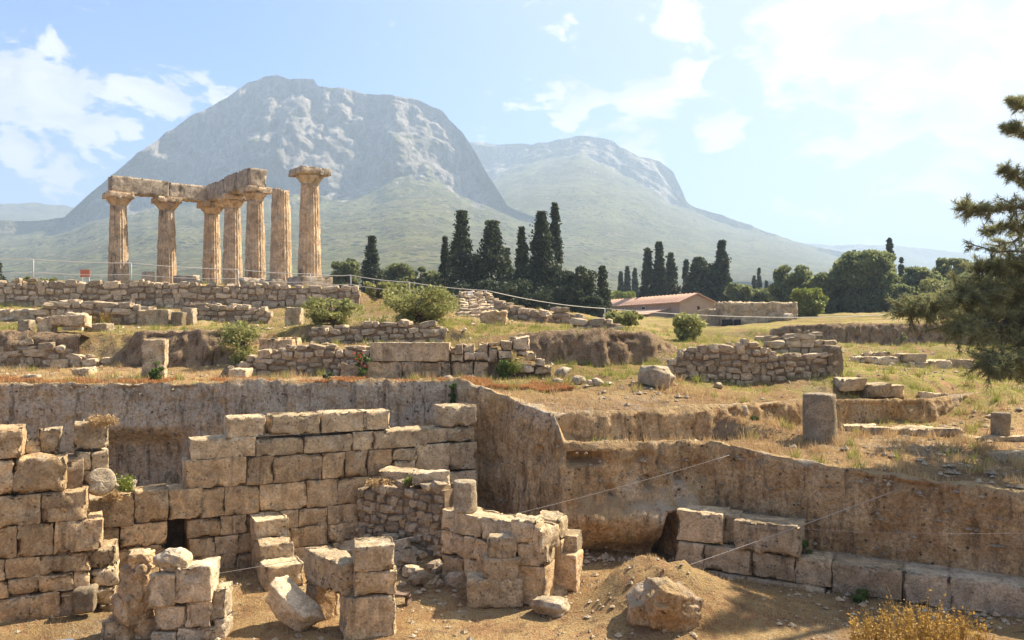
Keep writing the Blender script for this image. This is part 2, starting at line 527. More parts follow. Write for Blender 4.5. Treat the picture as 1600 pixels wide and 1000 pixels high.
M_BARK = plain('bark', (0.12, 0.085, 0.06), 0.9, 0.35, 6)
M_CABLE = plain('cable_steel', (0.36, 0.31, 0.25), 0.5, 0.1)
M_ROPE = plain('rope', (0.62, 0.58, 0.50), 0.8, 0.1)
M_POST = plain('post_steel', (0.46, 0.44, 0.40), 0.6, 0.15)
M_ROOF = plain('roof_tile', (0.52, 0.32, 0.21), 0.85, 0.25, 1.2)
M_HOUSE = plain('house_render', (0.44, 0.31, 0.21), 0.9, 0.15, 0.8)
M_DARK = plain('dark_pane_and_shade', (0.02, 0.016, 0.012), 0.9, 0.1)  # near-black for panes, and as painted shade in the fountain openings
M_ORANGE = plain('orange_sign', (0.55, 0.17, 0.08), 0.6, 0.06)
M_WHITE = plain('white_paint', (0.78, 0.77, 0.74), 0.6, 0.05)
M_PURPLE = plain('purple_print', (0.055, 0.03, 0.055), 0.5, 0.08)
M_WOOD = plain('weathered_wood', (0.22, 0.15, 0.10), 0.85, 0.3, 20)
M_CONCRETE = plain('concrete_grey', (0.25, 0.22, 0.18), 0.9, 0.3, 12)
# ---------------------------------------------------------------- terrain: a triangulated survey of spot heights
PITLINE = [(-24, 19.7), (-19, 19.8), (-8, 20.0), (-1.35, 20.2), (-0.15, 18.6), (0.82, 17.05), (1.0, 16.35), (2.4, 16.6), (3.95, 16.9),
           (5.83, 15.47), (8.53, 13.86), (13, 10.8), (17, 6), (18, -4)]
PITTOP = [3.4, 3.38, 3.36, 3.38, 3.15, 2.92, 2.34, 2.30, 2.28, 2.10, 1.87, 1.82, 1.85, 2.2]
PITPOLY = PITLINE + [(18, -12), (-24, -12)]

SPOT = [(x, y, z) for (x, y), z in zip(PITLINE, PITTOP)]
# the pit's inner side carries the rim height on, so that the rim is met level (those faces are cut away)
SPOT += [(-24, 17, 3.4), (-8, 17.5, 3.36), (-2.2, 18.4, 3.36), (0.2, 16.0, 2.6), (3.6, 14.8, 2.28), (7.6, 12.2, 1.87), (11, 8, 1.82)]
SPOT += [(-60, 19.8, 3.5), (-60, 26, 4.0), (40, 4, 1.9), (40, 20, 2.5), (26, 14, 2.1)]
# low bank behind the lower terrace
BANK_TOP = [(0.62, 17.45, 2.90), (2.3, 17.95, 2.9), (4.1, 18.75, 2.92), (7.2, 20.7, 2.93), (10.5, 21.7, 2.86), (16, 25.4, 3.05), (26, 30, 3.2)]
BANK_BASE = [(1.05, 16.95, 2.32), (2.5, 17.5, 2.28), (4.3, 18.3, 2.28), (7.4, 20.2, 2.28), (10.7, 21.2, 2.36), (16.2, 24.9, 2.6), (26.3, 29.4, 2.7)]
SPOT += BANK_TOP + BANK_BASE
SPOT += [(6.7, 17.8, 2.26), (10.5, 17.5, 2.22), (15, 17, 2.2), (13, 13.5, 1.95)]
# upper terrace
SPOT += [(-24, 24, 3.46), (-12, 24.4, 3.46), (-7.6, 22.75, 3.42), (-4, 22.75, 3.38), (0.3, 22.75, 3.36), (1.5, 22.2, 3.36), (3.4, 20.8, 3.25)]
SPOT += [(-24, 25.2, 3.52), (-16, 25.2, 3.52), (-12.2, 25.5, 3.6), (-9.6, 25.5, 3.56), (-7.6, 25.0, 3.6)]
SPOT += [(-24, 25.8, 4.62), (-16, 25.8, 4.62), (-12.3, 26.3, 4.55), (-9.5, 26.1, 4.66), (-7.9, 26.6, 4.5)]
SPOT += [(-5.6, 22.75, 3.40), (-2.9, 22.75, 3.38), (-1.8, 22.75, 3.37), (-0.7, 22.75, 3.36), (-5.5, 21.4, 3.39), (-3.5, 21.4, 3.39), (-1.5, 21.4, 3.38), (0.3, 21.2, 3.34), (1.2, 22.75, 3.38)]
SPOT += [(-4.8, 23.3, 4.1), (-1.6, 23.3, 4.15)]
SPOT += [(-6.6, 23.3, 3.95), (-3, 23.3, 4.18), (-0.3, 23.3, 4.1), (0.9, 23.6, 3.7)]
SPOT += [(-6.5, 26.3, 4.30), (-2, 26.3, 4.22), (-6.5, 26.8, 4.84), (-2, 26.8, 4.82), (-1.2, 26.3, 4.5)]
SPOT += [(0.5, 24.5, 3.66), (2.7, 24.9, 3.60), (4.9, 25.2, 3.70), (0.3, 25.5, 4.5), (2.5, 25.9, 4.62), (4.3, 26.5, 4.5), (5.8, 27.2, 3.95)]
SPOT += [(4.2, 22, 3.40), (9, 22.3, 3.42), (9, 26, 3.68), (13, 24.2, 3.3), (20, 30, 3.6)]
SPOT += [(10, 35, 4.02), (18, 35, 4.02), (13.4, 42, 4.1), (14.5, 42.2, 3.95), (23, 42.2, 3.95), (40, 42.2, 4.0), (14.5, 42.9, 4.95), (23, 42.9, 4.98), (40, 43, 5.0), (12, 48, 4.6)]
SPOT += [(2, 35, 4.95), (4.5, 33, 4.5), (2, 50, 5.5), (8, 60, 4.95), (14, 58, 4.9), (8, 75, 5.1), (16, 75, 5.1), (19, 68, 5.1), (0, 80, 5.9), (0, 100, 6.3), (26, 70, 5.8), (36, 70, 6.1), (30, 110, 7.2), (70, 110, 7.8), (80, 50, 5.5)]
# temple hill
SPOT += [(-60, 41.7, 6.0), (-26, 41.7, 5.9), (-14, 41.7, 5.85), (-7.9, 41.7, 5.8), (-60, 42.7, 7.2), (-26, 42.7, 7.12), (-14, 42.7, 7.08), (-8.2, 42.7, 6.8), (-6.8, 43.4, 6.3)]
SPOT += [(-26, 36, 5.1), (-18, 33, 4.9), (-10, 33, 4.9), (-8, 36, 5.2), (-5, 30, 5.0), (-1.5, 30, 4.9), (-3.5, 36, 5.3), (-1.0, 36, 5.15), (-0.2, 40, 5.5), (-2.4, 42.2, 6.4), (-1.0, 42.2, 6.1)]
SPOT += [(-30, 50, 7.2), (-12, 50, 7.15), (-30, 56, 7.4), (-11.5, 56, 7.4), (-30, 80, 7.6), (-12, 80, 7.6), (-4, 56, 6.9), (-4, 75, 7.0), (-80, 56, 7.6), (-80, 110, 9.5), (-20, 110, 8.5)]
SPOT += [(-260, 230, 9), (-100, 230, 10), (0, 230, 10), (100, 230, 10), (260, 230, 9), (-260, 20, 4), (260, 20, 3)]
SPOT = [(x, y, z) for (x, y, z) in SPOT]

_r = delaunay_2d_cdt([Vector((x, y)) for x, y, z in SPOT], [], [], 0, 1e-4)
_tv = [(v.x, v.y) for v in _r[0]]
_tz = []
for i, src in enumerate(_r[3]):
    _tz.append(SPOT[src[0]][2])
TRI = np.array([[(*_tv[a], _tz[a]) for a in f] for f in _r[2]])


def tin(x, y):
    x = np.asarray(x, dtype=np.float64)
    y = np.asarray(y, dtype=np.float64)
    z = np.full(x.shape, 3.0)
    for (a, b, c) in TRI:
        x0, x1 = min(a[0], b[0], c[0]), max(a[0], b[0], c[0])
        y0, y1 = min(a[1], b[1], c[1]), max(a[1], b[1], c[1])
        k = np.nonzero((x >= x0) & (x <= x1) & (y >= y0) & (y <= y1))
        if len(k[0]) == 0:
            continue
        den = (b[1] - c[1]) * (a[0] - c[0]) + (c[0] - b[0]) * (a[1] - c[1])
        if abs(den) < 1e-9:
            continue
        xx, yy = x[k], y[k]
        w0 = ((b[1] - c[1]) * (xx - c[0]) + (c[0] - b[0]) * (yy - c[1])) / den
        w1 = ((c[1] - a[1]) * (xx - c[0]) + (a[0] - c[0]) * (yy - c[1])) / den
        w2 = 1 - w0 - w1
        ok = (w0 >= -1e-6) & (w1 >= -1e-6) & (w2 >= -1e-6)
        kk = tuple(q[ok] for q in k)
        z[kk] = (w0 * a[2] + w1 * b[2] + w2 * c[2])[ok]
    return z


def poly_sd(x, y, poly):
    """signed distance to a closed polygon, negative inside"""
    x = np.asarray(x, float)
    y = np.asarray(y, float)
    best = np.full(x.shape, 1e9)
    inside = np.zeros(x.shape, bool)
    n = len(poly)
    for i in range(n):
        ax, ay = poly[i]
        bx, by = poly[(i + 1) % n]
        ex, ey = bx - ax, by - ay
        t = np.clip(((x - ax) * ex + (y - ay) * ey) / (ex * ex + ey * ey), 0, 1)
        best = np.minimum(best, np.hypot(x - ax - t * ex, y - ay - t * ey))
        c = ((ay > y) != (by > y))
        if abs(by - ay) > 1e-12:
            inside ^= c & (x < (bx - ax) * (y - ay) / (by - ay) + ax)
    return np.where(inside, -best, best)


def ground_noise(x, y):
    P = np.stack([x, y, np.zeros_like(x)], -1)
    near = np.clip(30.0 / np.maximum(y, 8), 0.3, 1)
    return 0.10 * fbm(P * 0.55 + 3, 3) * (2 - near) + 0.055 * fbm(P * 2.6 + 9, 3) + 0.022 * fbm(P * 9 + 1, 2) * near


def terr(x, y, smooth=True):
    x = np.asarray(x, float)
    y = np.asarray(y, float)
    # ragged edges: wander the sampling point a little before reading the survey
    P = np.stack([x, y, np.zeros_like(x)], -1)
    w = 0.16 * np.clip(y / 24, 0.5, 2)
    xs = x + w * fbm(P * 1.3 + 40, 3)
    ys = y + w * fbm(P * 1.3 + 80, 3)
    return tin(xs, ys) + ground_noise(x, y)


def tz(x, y):
    return float(terr(np.array([x]), np.array([y]))[0])


def green_at(x, y):
    """where the grass is still green: the open field to the west, banks round the bushes"""
    P = np.stack([x, y, np.zeros_like(x)], -1)
    g = 0.30 + 0.25 * fbm(P * 0.25 + 5, 2) + 0.25 * sstep(y, 24, 27)
    g = g + 0.75 * sstep(x, 2, 6) * sstep(y, 20.5, 23) * (1 - sstep(y, 60, 70) * 0.3)
    g = g + 0.5 * np.exp(-((x + 0.2) ** 2 + (y - 27) ** 2) / 14)
    g = g + 0.5 * np.exp(-((x + 13) ** 2 / 20 + (y - 29) ** 2 / 8))
    g = g + 0.45 * np.exp(-((x - 2) ** 2 / 12 + (y - 22.6) ** 2 / 3))
    g = g - 0.4 * (1 - sstep(y, 18.5, 20.5))
    g = g + 0.8 * sstep(y, 100, 160)
    return np.clip(g, 0, 1)


def add_attr(me, name, vals):
    a = me.attributes.new(name, 'FLOAT', 'POINT')
    a.data.foreach_set('value', np.asarray(vals, dtype=np.float32))


def build_terrain():
    pxs = np.concatenate([np.linspace(-2600, -140, 60, endpoint=False), np.arange(-140, 1744, 3.4), np.linspace(1747, 4200, 60)])
    rows = [9.0]
    while rows[-1] < 225:
        y = rows[-1]
        rows.append(y + (0.10 if y < 28 else 0.0062 * y if y < 60 else 0.014 * y))
    rows = np.array(rows)
    A, D = np.meshgrid((pxs - 800) / FOC, rows, indexing='ij')
    X = A * D
    Y = D
    Z = terr(X, Y)
    sd = poly_sd(X, Y, PITPOLY)
    V = np.stack([X, Y, Z], -1).reshape(-1, 3)
    F = grid_faces(len(pxs), len(rows))
    keep = (sd.ravel()[F] > 0.12).all(1)
    F = F[keep]
    used = np.unique(F)
    remap = np.full(len(V), -1)
    remap[used] = np.arange(len(used))
    V = V[used]
    F = remap[F]
    me = mesh_np('ground', V, F)
    add_attr(me, 'green', green_at(V[:, 0], V[:, 1]))
    return tag(link('ground', me, M_GROUND), kind='structure')


build_terrain()
# sides and rear of the site, out to the horizon
ring = mesh_np('plain', [(-5200, -5200, -1.2), (5200, -5200, -1.2), (5200, 5200, -1.2), (-5200, 5200, -1.2)], [[0, 1, 2, 3]])
tag(link('plain', ring, M_GROUND), kind='structure')

MOUND = (2.35, 13.75)


def floor_z(x, y):
    x = np.asarray(x, float)
    y = np.asarray(y, float)
    P = np.stack([x, y, np.zeros_like(x)], -1)
    z = 0.05 * fbm(P * 0.5, 3) + 0.035 * fbm(P * 2.4 + 7, 3) + 0.014 * fbm(P * 11, 2)
    dx = (x - MOUND[0])
    dy = (y - MOUND[1])
    r = np.sqrt((dx / np.where(dx > 0, 2.0, 1.35)) ** 2 + (dy / 1.45) ** 2)
    z = z + 0.84 * np.exp(-(r * 1.42) ** 2) * (1 + 0.30 * fbm(P * 2.2 + 3, 4))
    # earth heaped against the rubble wall and the foot of the cliffs
    z = z + 0.50 * np.exp(-(((x + 2.2) / 1.0) ** 2 + ((y - 16.4) / 0.7) ** 2))
    z = z + 0.35 * np.exp(-(((x - 1.0) / 1.4) ** 2 + ((y - 17.3) / 1.4) ** 2))
    z = z + 0.16 * sstep(x, -6.5, -8.5) * sstep(y, 12.6, 13.8)
    # the near bank on which one stands
    z = z + 2.95 * sstep(y, 9.4, 3.2)
    z = z + 1.6 * sstep(x, 10.5, 15.5) * sstep(y, 10.5, 7.0) * sstep(y, 3.0, 8.0)
    return z


def fz(x, y):
    return float(floor_z(np.array([x]), np.array([y]))[0])


def build_floor():
    xs = np.concatenate([np.linspace(-24.5, -11, 40, endpoint=False), np.arange(-11, 11.5, 0.085), np.linspace(11.6, 18.5, 30)])
    ys = np.concatenate([np.linspace(-12, 9, 70, endpoint=False), np.arange(9, 20.8, 0.085)])
    X, Y = np.meshgrid(xs, ys, indexing='ij')
    Z = floor_z(X, Y)
    sd = poly_sd(X, Y, PITPOLY)
    V = np.stack([X, Y, Z], -1).reshape(-1, 3)
    F = grid_faces(len(xs), len(ys))
    F = F[(sd.ravel()[F] < 0.45).all(1)]
    used = np.unique(F)
    remap = np.full(len(V), -1)
    remap[used] = np.arange(len(used))
    me = mesh_np('pit_floor', V[used], remap[F])
    add_attr(me, 'green', 0.12 + 0 * V[used][:, 0])
    return tag(link('pit_floor', me, M_GROUND), kind='structure')


build_floor()


# ---------------------------------------------------------------- rock-cut faces
def strip(name, line, tops, bots, amp=0.10, ds=0.065, dz=0.065, back=0.7, mod=None, seed=0.0, mat=None, lean=0.04, follow=None, rad=0.06):
    """a cut face along a plan line: runs in from the surface behind, rolls over the lip and drops to the foot"""
    line = np.array(line, float)
    seg = np.hypot(*np.diff(line, axis=0).T)
    L = np.concatenate([[0], np.cumsum(seg)])
    s = np.arange(0, L[-1] + ds, ds)
    s[-1] = L[-1]
    px_ = np.interp(s, L, line[:, 0])
    py_ = np.interp(s, L, line[:, 1])
    # smooth tangents
    k = max(1, int(0.11 / ds))
    ker = np.ones(2 * k + 1) / (2 * k + 1)
    sx = np.convolve(np.pad(px_, k, mode='edge'), ker, 'valid')
    sy = np.convolve(np.pad(py_, k, mode='edge'), ker, 'valid')
    sx[0], sy[0], sx[-1], sy[-1] = px_[0], py_[0], px_[-1], py_[-1]
    tx, ty = np.gradient(sx), np.gradient(sy)
    ln = np.hypot(tx, ty)
    tx, ty = tx / ln, ty / ln
    nx, ny = ty, -tx                                   # towards the open side
    zt = np.interp(s, L, tops)
    zb = np.interp(s, L, bots)
    nb = int(back / ds)
    H = float(np.max(zt - zb))
    nd = max(6, int(H / dz))
    rows = []
    for i in range(nb):
        f = i / nb
        rows.append(('b', -back * (1 - f) - 0.0, f))
    for i in range(5):
        a = i / 4 * math.pi / 2
        rows.append(('l', a, 0))
    for i in range(1, nd + 1):
        rows.append(('d', i / nd, 0))
    n, mrow = len(s), len(rows)
    V = np.zeros((n, mrow, 3))
    N = np.zeros((n, mrow, 3))
    r = rad
    for j, (kind, a, f) in enumerate(rows):
        if kind == 'b':
            off = a - r
            bx, by = sx + nx * off, sy + ny * off
            V[:, j] = np.stack([bx, by, zt + 0.0 * f], -1)
            N[:, j] = (0, 0, 1)
        elif kind == 'l':
            off = -r + r * math.sin(a)
            V[:, j] = np.stack([sx + nx * off, sy + ny * off, zt - r + r * math.cos(a)], -1)
            N[:, j] = np.stack([nx * math.sin(a), ny * math.sin(a), np.full(n, math.cos(a))], -1)
        else:
            z = (zt - r) + (zb - zt + r) * a
            off = lean * (zt - z)
            V[:, j] = np.stack([sx + nx * off, sy + ny * off, z], -1)
            N[:, j] = np.stack([nx, ny, 0 * nx], -1)
    P = V + seed
    dsp = amp * (1.1 * fbm(P * 0.9, 4) + 0.6 * fbm(P * np.array([3.2, 3.2, 2.2]), 4) + 0.30 * ridged(P * np.array([5.5, 5.5, 2.0]), 3))
    dsp = dsp - 0.9 * amp * np.clip(fbm(P * 2.4 + 70, 3) * 3 - 0.9, 0, 1) + 0.30 * amp * fbm(P * 8.5, 2) - 0.5 * amp * np.clip(ridged(P * np.array([1.6, 1.6, 0.5]) + 11, 3) * 2 - 0.9, 0, 1)
    # back rows: follow the surface behind, dipping just under it at the very back
    for j, (kind, a, f) in enumerate(rows):
        if kind == 'b' or (kind == 'l' and a < 0.5):
            ff = f if kind == 'b' else 1.0
            if follow is not None:
                V[:, j, 2] = follow(V[:, j, 0], V[:, j, 1])
            V[:, j, 2] += -0.07 + 0.14 * ff + 0.5 * dsp[:, j] * ff
        else:
            t = min(1.0, a / 1.5) if kind == 'l' else 1.0
            if kind == 'l' and follow is not None:
                fz_ = follow(sx + nx * -r, sy + ny * -r)
                V[:, j, 2] += (fz_ - zt) * (1 - t) + 0.05 * (1 - t)
            V[:, j] += N[:, j] * (dsp[:, j] * t)[:, None]
            if mod is not None and kind == 'd':
                o = mod(V[:, j, 0], V[:, j, 1], V[:, j, 2], s)
                V[:, j, 0] += nx * o
                V[:, j, 1] += ny * o
    me = mesh_np(name, V.reshape(-1, 3), grid_faces(n, mrow)[:, ::-1])
    return link(name, me, mat or M_ROCK)


def pit_mod(x, y, z, s):
    o = np.zeros_like(x)
    # undercut and bulge of the promontory
    w = sstep(x, 0.8, 1.6) * (1 - sstep(x, 3.6, 4.2))
    o += w * (0.22 * sstep(z, 1.9, 1.0) - 0.55 * sstep(z, 0.62, 0.15) + 0.2 * np.exp(-((z - 0.95) / 0.25) ** 2))
    # dark passage at the inner corner
    c = np.exp(-(((x - 3.12) / 0.13) ** 4)) * (1 - sstep(z, 0.85, 1.1)) * (y > 15.5)
    o -= 1.5 * c
    # hollow at the foot of the inner corner
    o -= 0.5 * np.exp(-((s - 23.2) / 1.1) ** 2) * sstep(z, 1.3, 0.5)
    # sockets cut in the face
    for (sx_, sz_, q) in ((2.72, 1.62, .10), (3.35, 1.70, .08), (1.95, 1.45, .09)):
        o -= 0.22 * np.exp(-(((x - sx_) / q) ** 4 + ((z - sz_) / (q * 1.3)) ** 4)) * (y > 15.8)
    # cavity behind the doorway
    c2 = np.exp(-(((x + 9.1) / 1.2) ** 4)) * (1 - sstep(z, 1.8, 2.4)) * (y > 19)
    o -= 0.7 * c2
    # notch in the rim of the promontory
    nt = np.exp(-(((x - 1.45) / 0.36) ** 4)) * sstep(z, 1.95, 2.1) * (y > 16)
    o -= 0.40 * nt
    return o


tag(strip('cut_rock_face', PITLINE, PITTOP, [-0.35] * len(PITLINE), 0.115, mod=pit_mod, follow=terr), kind='structure')
tag(strip('low_rock_bank', [(a[0] * .12 + b[0] * .88, a[1] * .12 + b[1] * .88) for a, b in zip(BANK_TOP, BANK_BASE)][:0] + [(0.80, 17.0)] + [(a[0] * .12 + b[0] * .88, a[1] * .12 + b[1] * .88) for a, b in list(zip(BANK_TOP, BANK_BASE))[1:]],
          [a[2] for a in BANK_TOP], [b[2] - 0.15 for b in BANK_BASE], 0.10, follow=None, back=0.62, seed=5.0, lean=0.05), kind='structure')

# earth banks
def bank(name, line, top, bot, amp=0.16, lean=0.3, seed=0.0, back=0.8):
    return tag(strip(name, line, top, bot, amp, ds=0.09, dz=0.09, back=back, seed=seed, lean=lean, mat=M_EARTH, rad=0.16), kind='structure')


bank('earth_bank', [(-24, 25.25), (-16, 25.25), (-13.2, 25.4)], [4.62, 4.62, 4.45], [3.3, 3.3, 3.3], 0.2, 0.15, 3)
bank('earth_bank', [(-12.0, 26.2), (-11.7, 25.55), (-9.6, 25.5), (-8.3, 25.9), (-7.7, 26.6)], [4.5, 4.62, 4.68, 4.6, 4.5], [3.3, 3.35, 3.35, 3.35, 3.6], 0.2, 0.35, 4)
bank('earth_bank', [(-0.6, 25.2), (0.5, 24.75), (2.7, 25.1), (4.3, 25.6), (5.4, 26.8)], [4.35, 4.5, 4.66, 4.55, 4.1], [3.5, 3.45, 3.4, 3.4, 3.5], 0.2, 0.35, 5)
bank('earth_bank', [(13.2, 42.6), (14.5, 42.1), (23, 42.1), (40, 42.2)], [4.7, 4.98, 5.0, 5.02], [3.8, 3.75, 3.75, 3.75], 0.22, 0.25, 6, 1.2)

# ---------------------------------------------------------------- mountains
def mountain_mat(name, scrub, rockc, tint=1.0):
    m, b = newmat(name)
    g = b.n('ShaderNodeNewGeometry')
    vec = g.outputs['Position']
    at = b.n('ShaderNodeAttribute', {'attribute_name': 'rock'})
    n1 = b.noise(vec, 0.010, 7, 0.62, 0.6)
    n2 = b.noise(vec, 0.045, 6, 0.65, 0.3)
    n3 = b.noise(b.vm('MULTIPLY', vec, (1, 1, 0.25)), 0.05, 8, 0.74, 0.6)
    n4 = b.noise(vec, 0.16, 4, 0.7)
    rk = b.ramp(b.m('ADD', at.outputs['Fac'], b.m('MULTIPLY', b.m('SUBTRACT', n2, 0.5), 2.6)), 0.36, 0.62)
    g1 = b.mix(b.ramp(n1, 0.40, 0.60), scrub, tuple(x * 1.75 for x in scrub))
    g1 = b.mix(b.ramp(n2, 0.50, 0.62), g1, (0.25, 0.21, 0.13))
    g1 = b.mix(b.m('MULTIPLY', b.ramp(n4, 0.52, 0.62), 0.55), g1, (0.06, 0.07, 0.035))
    # terraces following the contours
    z = b.n('ShaderNodeSeparateXYZ', Vector=vec).outputs[2]
    tl = b.m('SINE', b.m('ADD', b.m('MULTIPLY', z, 0.42), b.m('MULTIPLY', n1, 14.0)))
    g1 = b.mix(b.m('MULTIPLY', b.ramp(tl, 0.55, 0.95), b.m('MULTIPLY', b.ramp(n2, 0.4, 0.6), 0.45)), g1, tuple(x * 0.45 for x in scrub))
    vo = b.voro(vec, 0.06)
    sh = b.m('MULTIPLY', b.ramp(vo.outputs['Distance'], 0.20, 0.36, 1.0, 0.0), b.ramp(n1, 0.38, 0.48))
    vo2 = b.voro(vec, 0.19)
    sh2 = b.m('MULTIPLY', b.ramp(vo2.outputs['Distance'], 0.25, 0.42, 1.0, 0.0), b.ramp(n2, 0.44, 0.54))
    g1 = b.mix(b.m('MULTIPLY', b.m('MAXIMUM', sh, sh2), 0.92), g1, (0.025, 0.038, 0.016))
    r1 = b.mix(b.ramp(n3, 0.40, 0.60), tuple(x * 0.45 for x in rockc), tuple(min(1, x * 1.08) for x in rockc))
    r1 = b.mix(b.m('MULTIPLY', b.ramp(n4, 0.52, 0.7), 0.7), r1, (0.10, 0.11, 0.06))
    r1 = b.mix(b.m('MULTIPLY', b.ramp(n1, 0.56, 0.7), 0.5), r1, (0.34, 0.24, 0.17))
    col = b.mix(rk, g1, r1)
    finish(b, col, 0.95, bump(b, b.m('ADD', n3, b.m('MULTIPLY', n4, 0.4)), 1.0, 14.0), 0.05)
    return m


M_MOUNT = mountain_mat('mountain_rock_scrub', (0.125, 0.122, 0.045), (0.40, 0.36, 0.31))
M_HILL = mountain_mat('hill_scrub', (0.12, 0.12, 0.06), (0.30, 0.28, 0.25))


def mountain(name, mat, px0, px1, step, skyline, cliff, d_foot, d_cliff, z_foot, steep, seed, amp, rows=230, power=1.5, back=700, gully=1.0):
    u = np.arange(px0, px1 + step, step)
    ys = np.interp(u, *zip(*skyline)) - 2.2 * fbm(np.stack([u * 0.07, 0 * u + seed, 0 * u], -1), 4, 0.6) - 1.0
    yc = np.interp(u, *zip(*cliff))
    kk = np.exp(-np.linspace(-2, 2, 41) ** 2)
    yc = np.convolve(np.pad(yc, 20, mode='edge'), kk / kk.sum(), 'valid')
    yc = yc + 9 * fbm(np.stack([u * 0.02, 0 * u + seed, 0 * u + 5], -1), 4)
    yc = np.maximum(yc, ys + 0.5)
    dc = d_cliff * (1 + 0.06 * fbm(np.stack([u * 0.006, 0 * u, 0 * u + seed], -1), 3))
    zc = EYE + (HOR - yc) / FOC * dc
    # ridge distance from a fixed steepness; height from the skyline
    t = (HOR - ys) / FOC
    dr = (dc + steep * (EYE - zc)) / (1 - steep * t)
    dr = np.maximum(dr, dc + 15)
    zr = EYE + t * dr
    v = np.linspace(0, 1, rows)
    U, Vv = np.meshgrid(u, v, indexing='ij')
    DC, DR, ZC, ZR = (q[:, None] for q in (dc, dr, zc, zr))
    a, c = 0.42, 0.86
    f1 = np.clip(Vv / a, 0, 1)
    f2 = np.clip((Vv - a) / (c - a), 0, 1)
    f3 = np.clip((Vv - c) / (1 - c), 0, 1)
    D = d_foot + (DC - d_foot) * f1 + (DR - DC) * f2 + back * f3
    Z = z_foot + (ZC - z_foot) * f1 ** power + (ZR - ZC) * (0.85 * f2 + 0.15 * np.sin(f2 * math.pi / 2)) - 0.45 * back * f3 ** 1.3
    X = (U - 800) / FOC * D
    P = np.stack([X, D, Z], -1)
    S = P + seed * 1000
    env = f1 * (1 - f3) * sstep(f1, 0.1, 0.6)
    crag = f2 * 0 + sstep(Vv, a - 0.06, a + 0.03) * (1 - sstep(Vv, c - 0.03, c + 0.04))
    strength = sstep(ZR - ZC, 20, 120)
    big = -ridged(S * np.array([0.0075, 0.0075, 0.0022]) * gully, 5)
    mid = -ridged(S * np.array([0.028, 0.028, 0.009]), 4)
    sm = fbm(S * 0.06, 3)
    push = amp * (0.62 * big + 0.20 * mid + 0.12 * sm) * crag * strength
    push += 0.7 * amp * fbm(S * 0.004, 5) * env + 0.16 * amp * ridged(S * 0.014, 4) * env
    D2 = D - push * (1 - f3) * (1 - 0.6 * sstep(Vv, 0.76, 0.85))
    X2 = (U - 800) / FOC * D2
    Z2 = Z + 0.10 * amp * fbm(S * 0.02, 4) * env * (1 - crag) + 0.025 * amp * mid * crag * (1 - sstep(Vv, 0.7, 0.84))
    rockm = np.clip(crag * strength * (0.75 - 0.35 * big), 0, 1)
    M = np.stack([X2, D2, Z2], -1)
    me = mesh_np(name, M.reshape(-1, 3), grid_faces(len(u), rows))
    add_attr(me, 'rock', rockm.ravel())
    return tag(link(name, me, mat), kind='structure')


SKY_A = [(-700, 350), (-200, 345), (0, 345), (60, 345), (100, 340), (112, 330), (150, 293), (190, 260), (250, 212), (300, 180), (350, 156), (385, 130), (410, 119), (440, 118), (462, 121), (490, 122), (496, 133),
         (530, 137), (560, 143), (600, 147), (650, 154), (690, 172), (720, 204), (745, 240), (762, 272), (780, 300), (792, 322), (830, 338), (900, 362), (1000, 385), (1100, 405), (1300, 432), (1900, 452)]
CLF_A = [(-700, 380), (0, 375), (90, 360), (120, 345), (200, 325), (330, 305), (450, 300), (540, 300), (590, 292), (640, 264), (690, 285), (740, 312), (785, 326), (830, 350), (1000, 395), (1900, 460)]
SKY_B = [(560, 260), (700, 232), (740, 222), (780, 226), (830, 226), (870, 219), (900, 213), (922, 212), (960, 222), (968, 230), (1000, 245), (1030, 252), (1052, 268), (1062, 290), (1073, 317), (1090, 325),
         (1130, 338), (1170, 352), (1220, 371), (1260, 384), (1330, 398), (1420, 418), (1550, 440), (1900, 455)]
CLF_B = [(560, 330), (740, 300), (800, 262), (860, 252), (920, 240), (960, 260), (1000, 290), (1040, 310), (1070, 320), (1100, 332), (1200, 370), (1400, 430), (1900, 458)]
SKY_L = [(-900, 340), (-300, 318), (-100, 322), (0, 320), (50, 318), (100, 322), (140, 330), (300, 345), (500, 380)]
CLF_L = [(-900, 350), (0, 330), (500, 390)]
SKY_R = [(1050, 400), (1200, 385), (1250, 380), (1300, 383), (1360, 383), (1410, 385), (1470, 392), (1560, 402), (1700, 410), (2300, 430)]
CLF_R = [(1050, 420), (1300, 400), (2300, 445)]
mountain('mountain', M_MOUNT, -900, 1900, 3.6, SKY_A, CLF_A, 190, 1500, 8.5, 0.62, 1.0, 95, rows=250, power=1.55)
mountain('mountain', M_MOUNT, 520, 1900, 4.0, SKY_B, CLF_B, 900, 2350, 60, 0.9, 2.0, 110, rows=190, power=1.2)
mountain('hill', M_HILL, -1100, 560, 7, SKY_L, CLF_L, 800, 2600, 40, 2.0, 3.0, 60, rows=90, power=1.2)
mountain('hill', M_HILL, 1000, 2400, 7, SKY_R, CLF_R, 900, 3600, 20, 2.0, 4.0, 80, rows=90, power=1.2)
# ---------------------------------------------------------------- stone pieces
_TOPO = {}


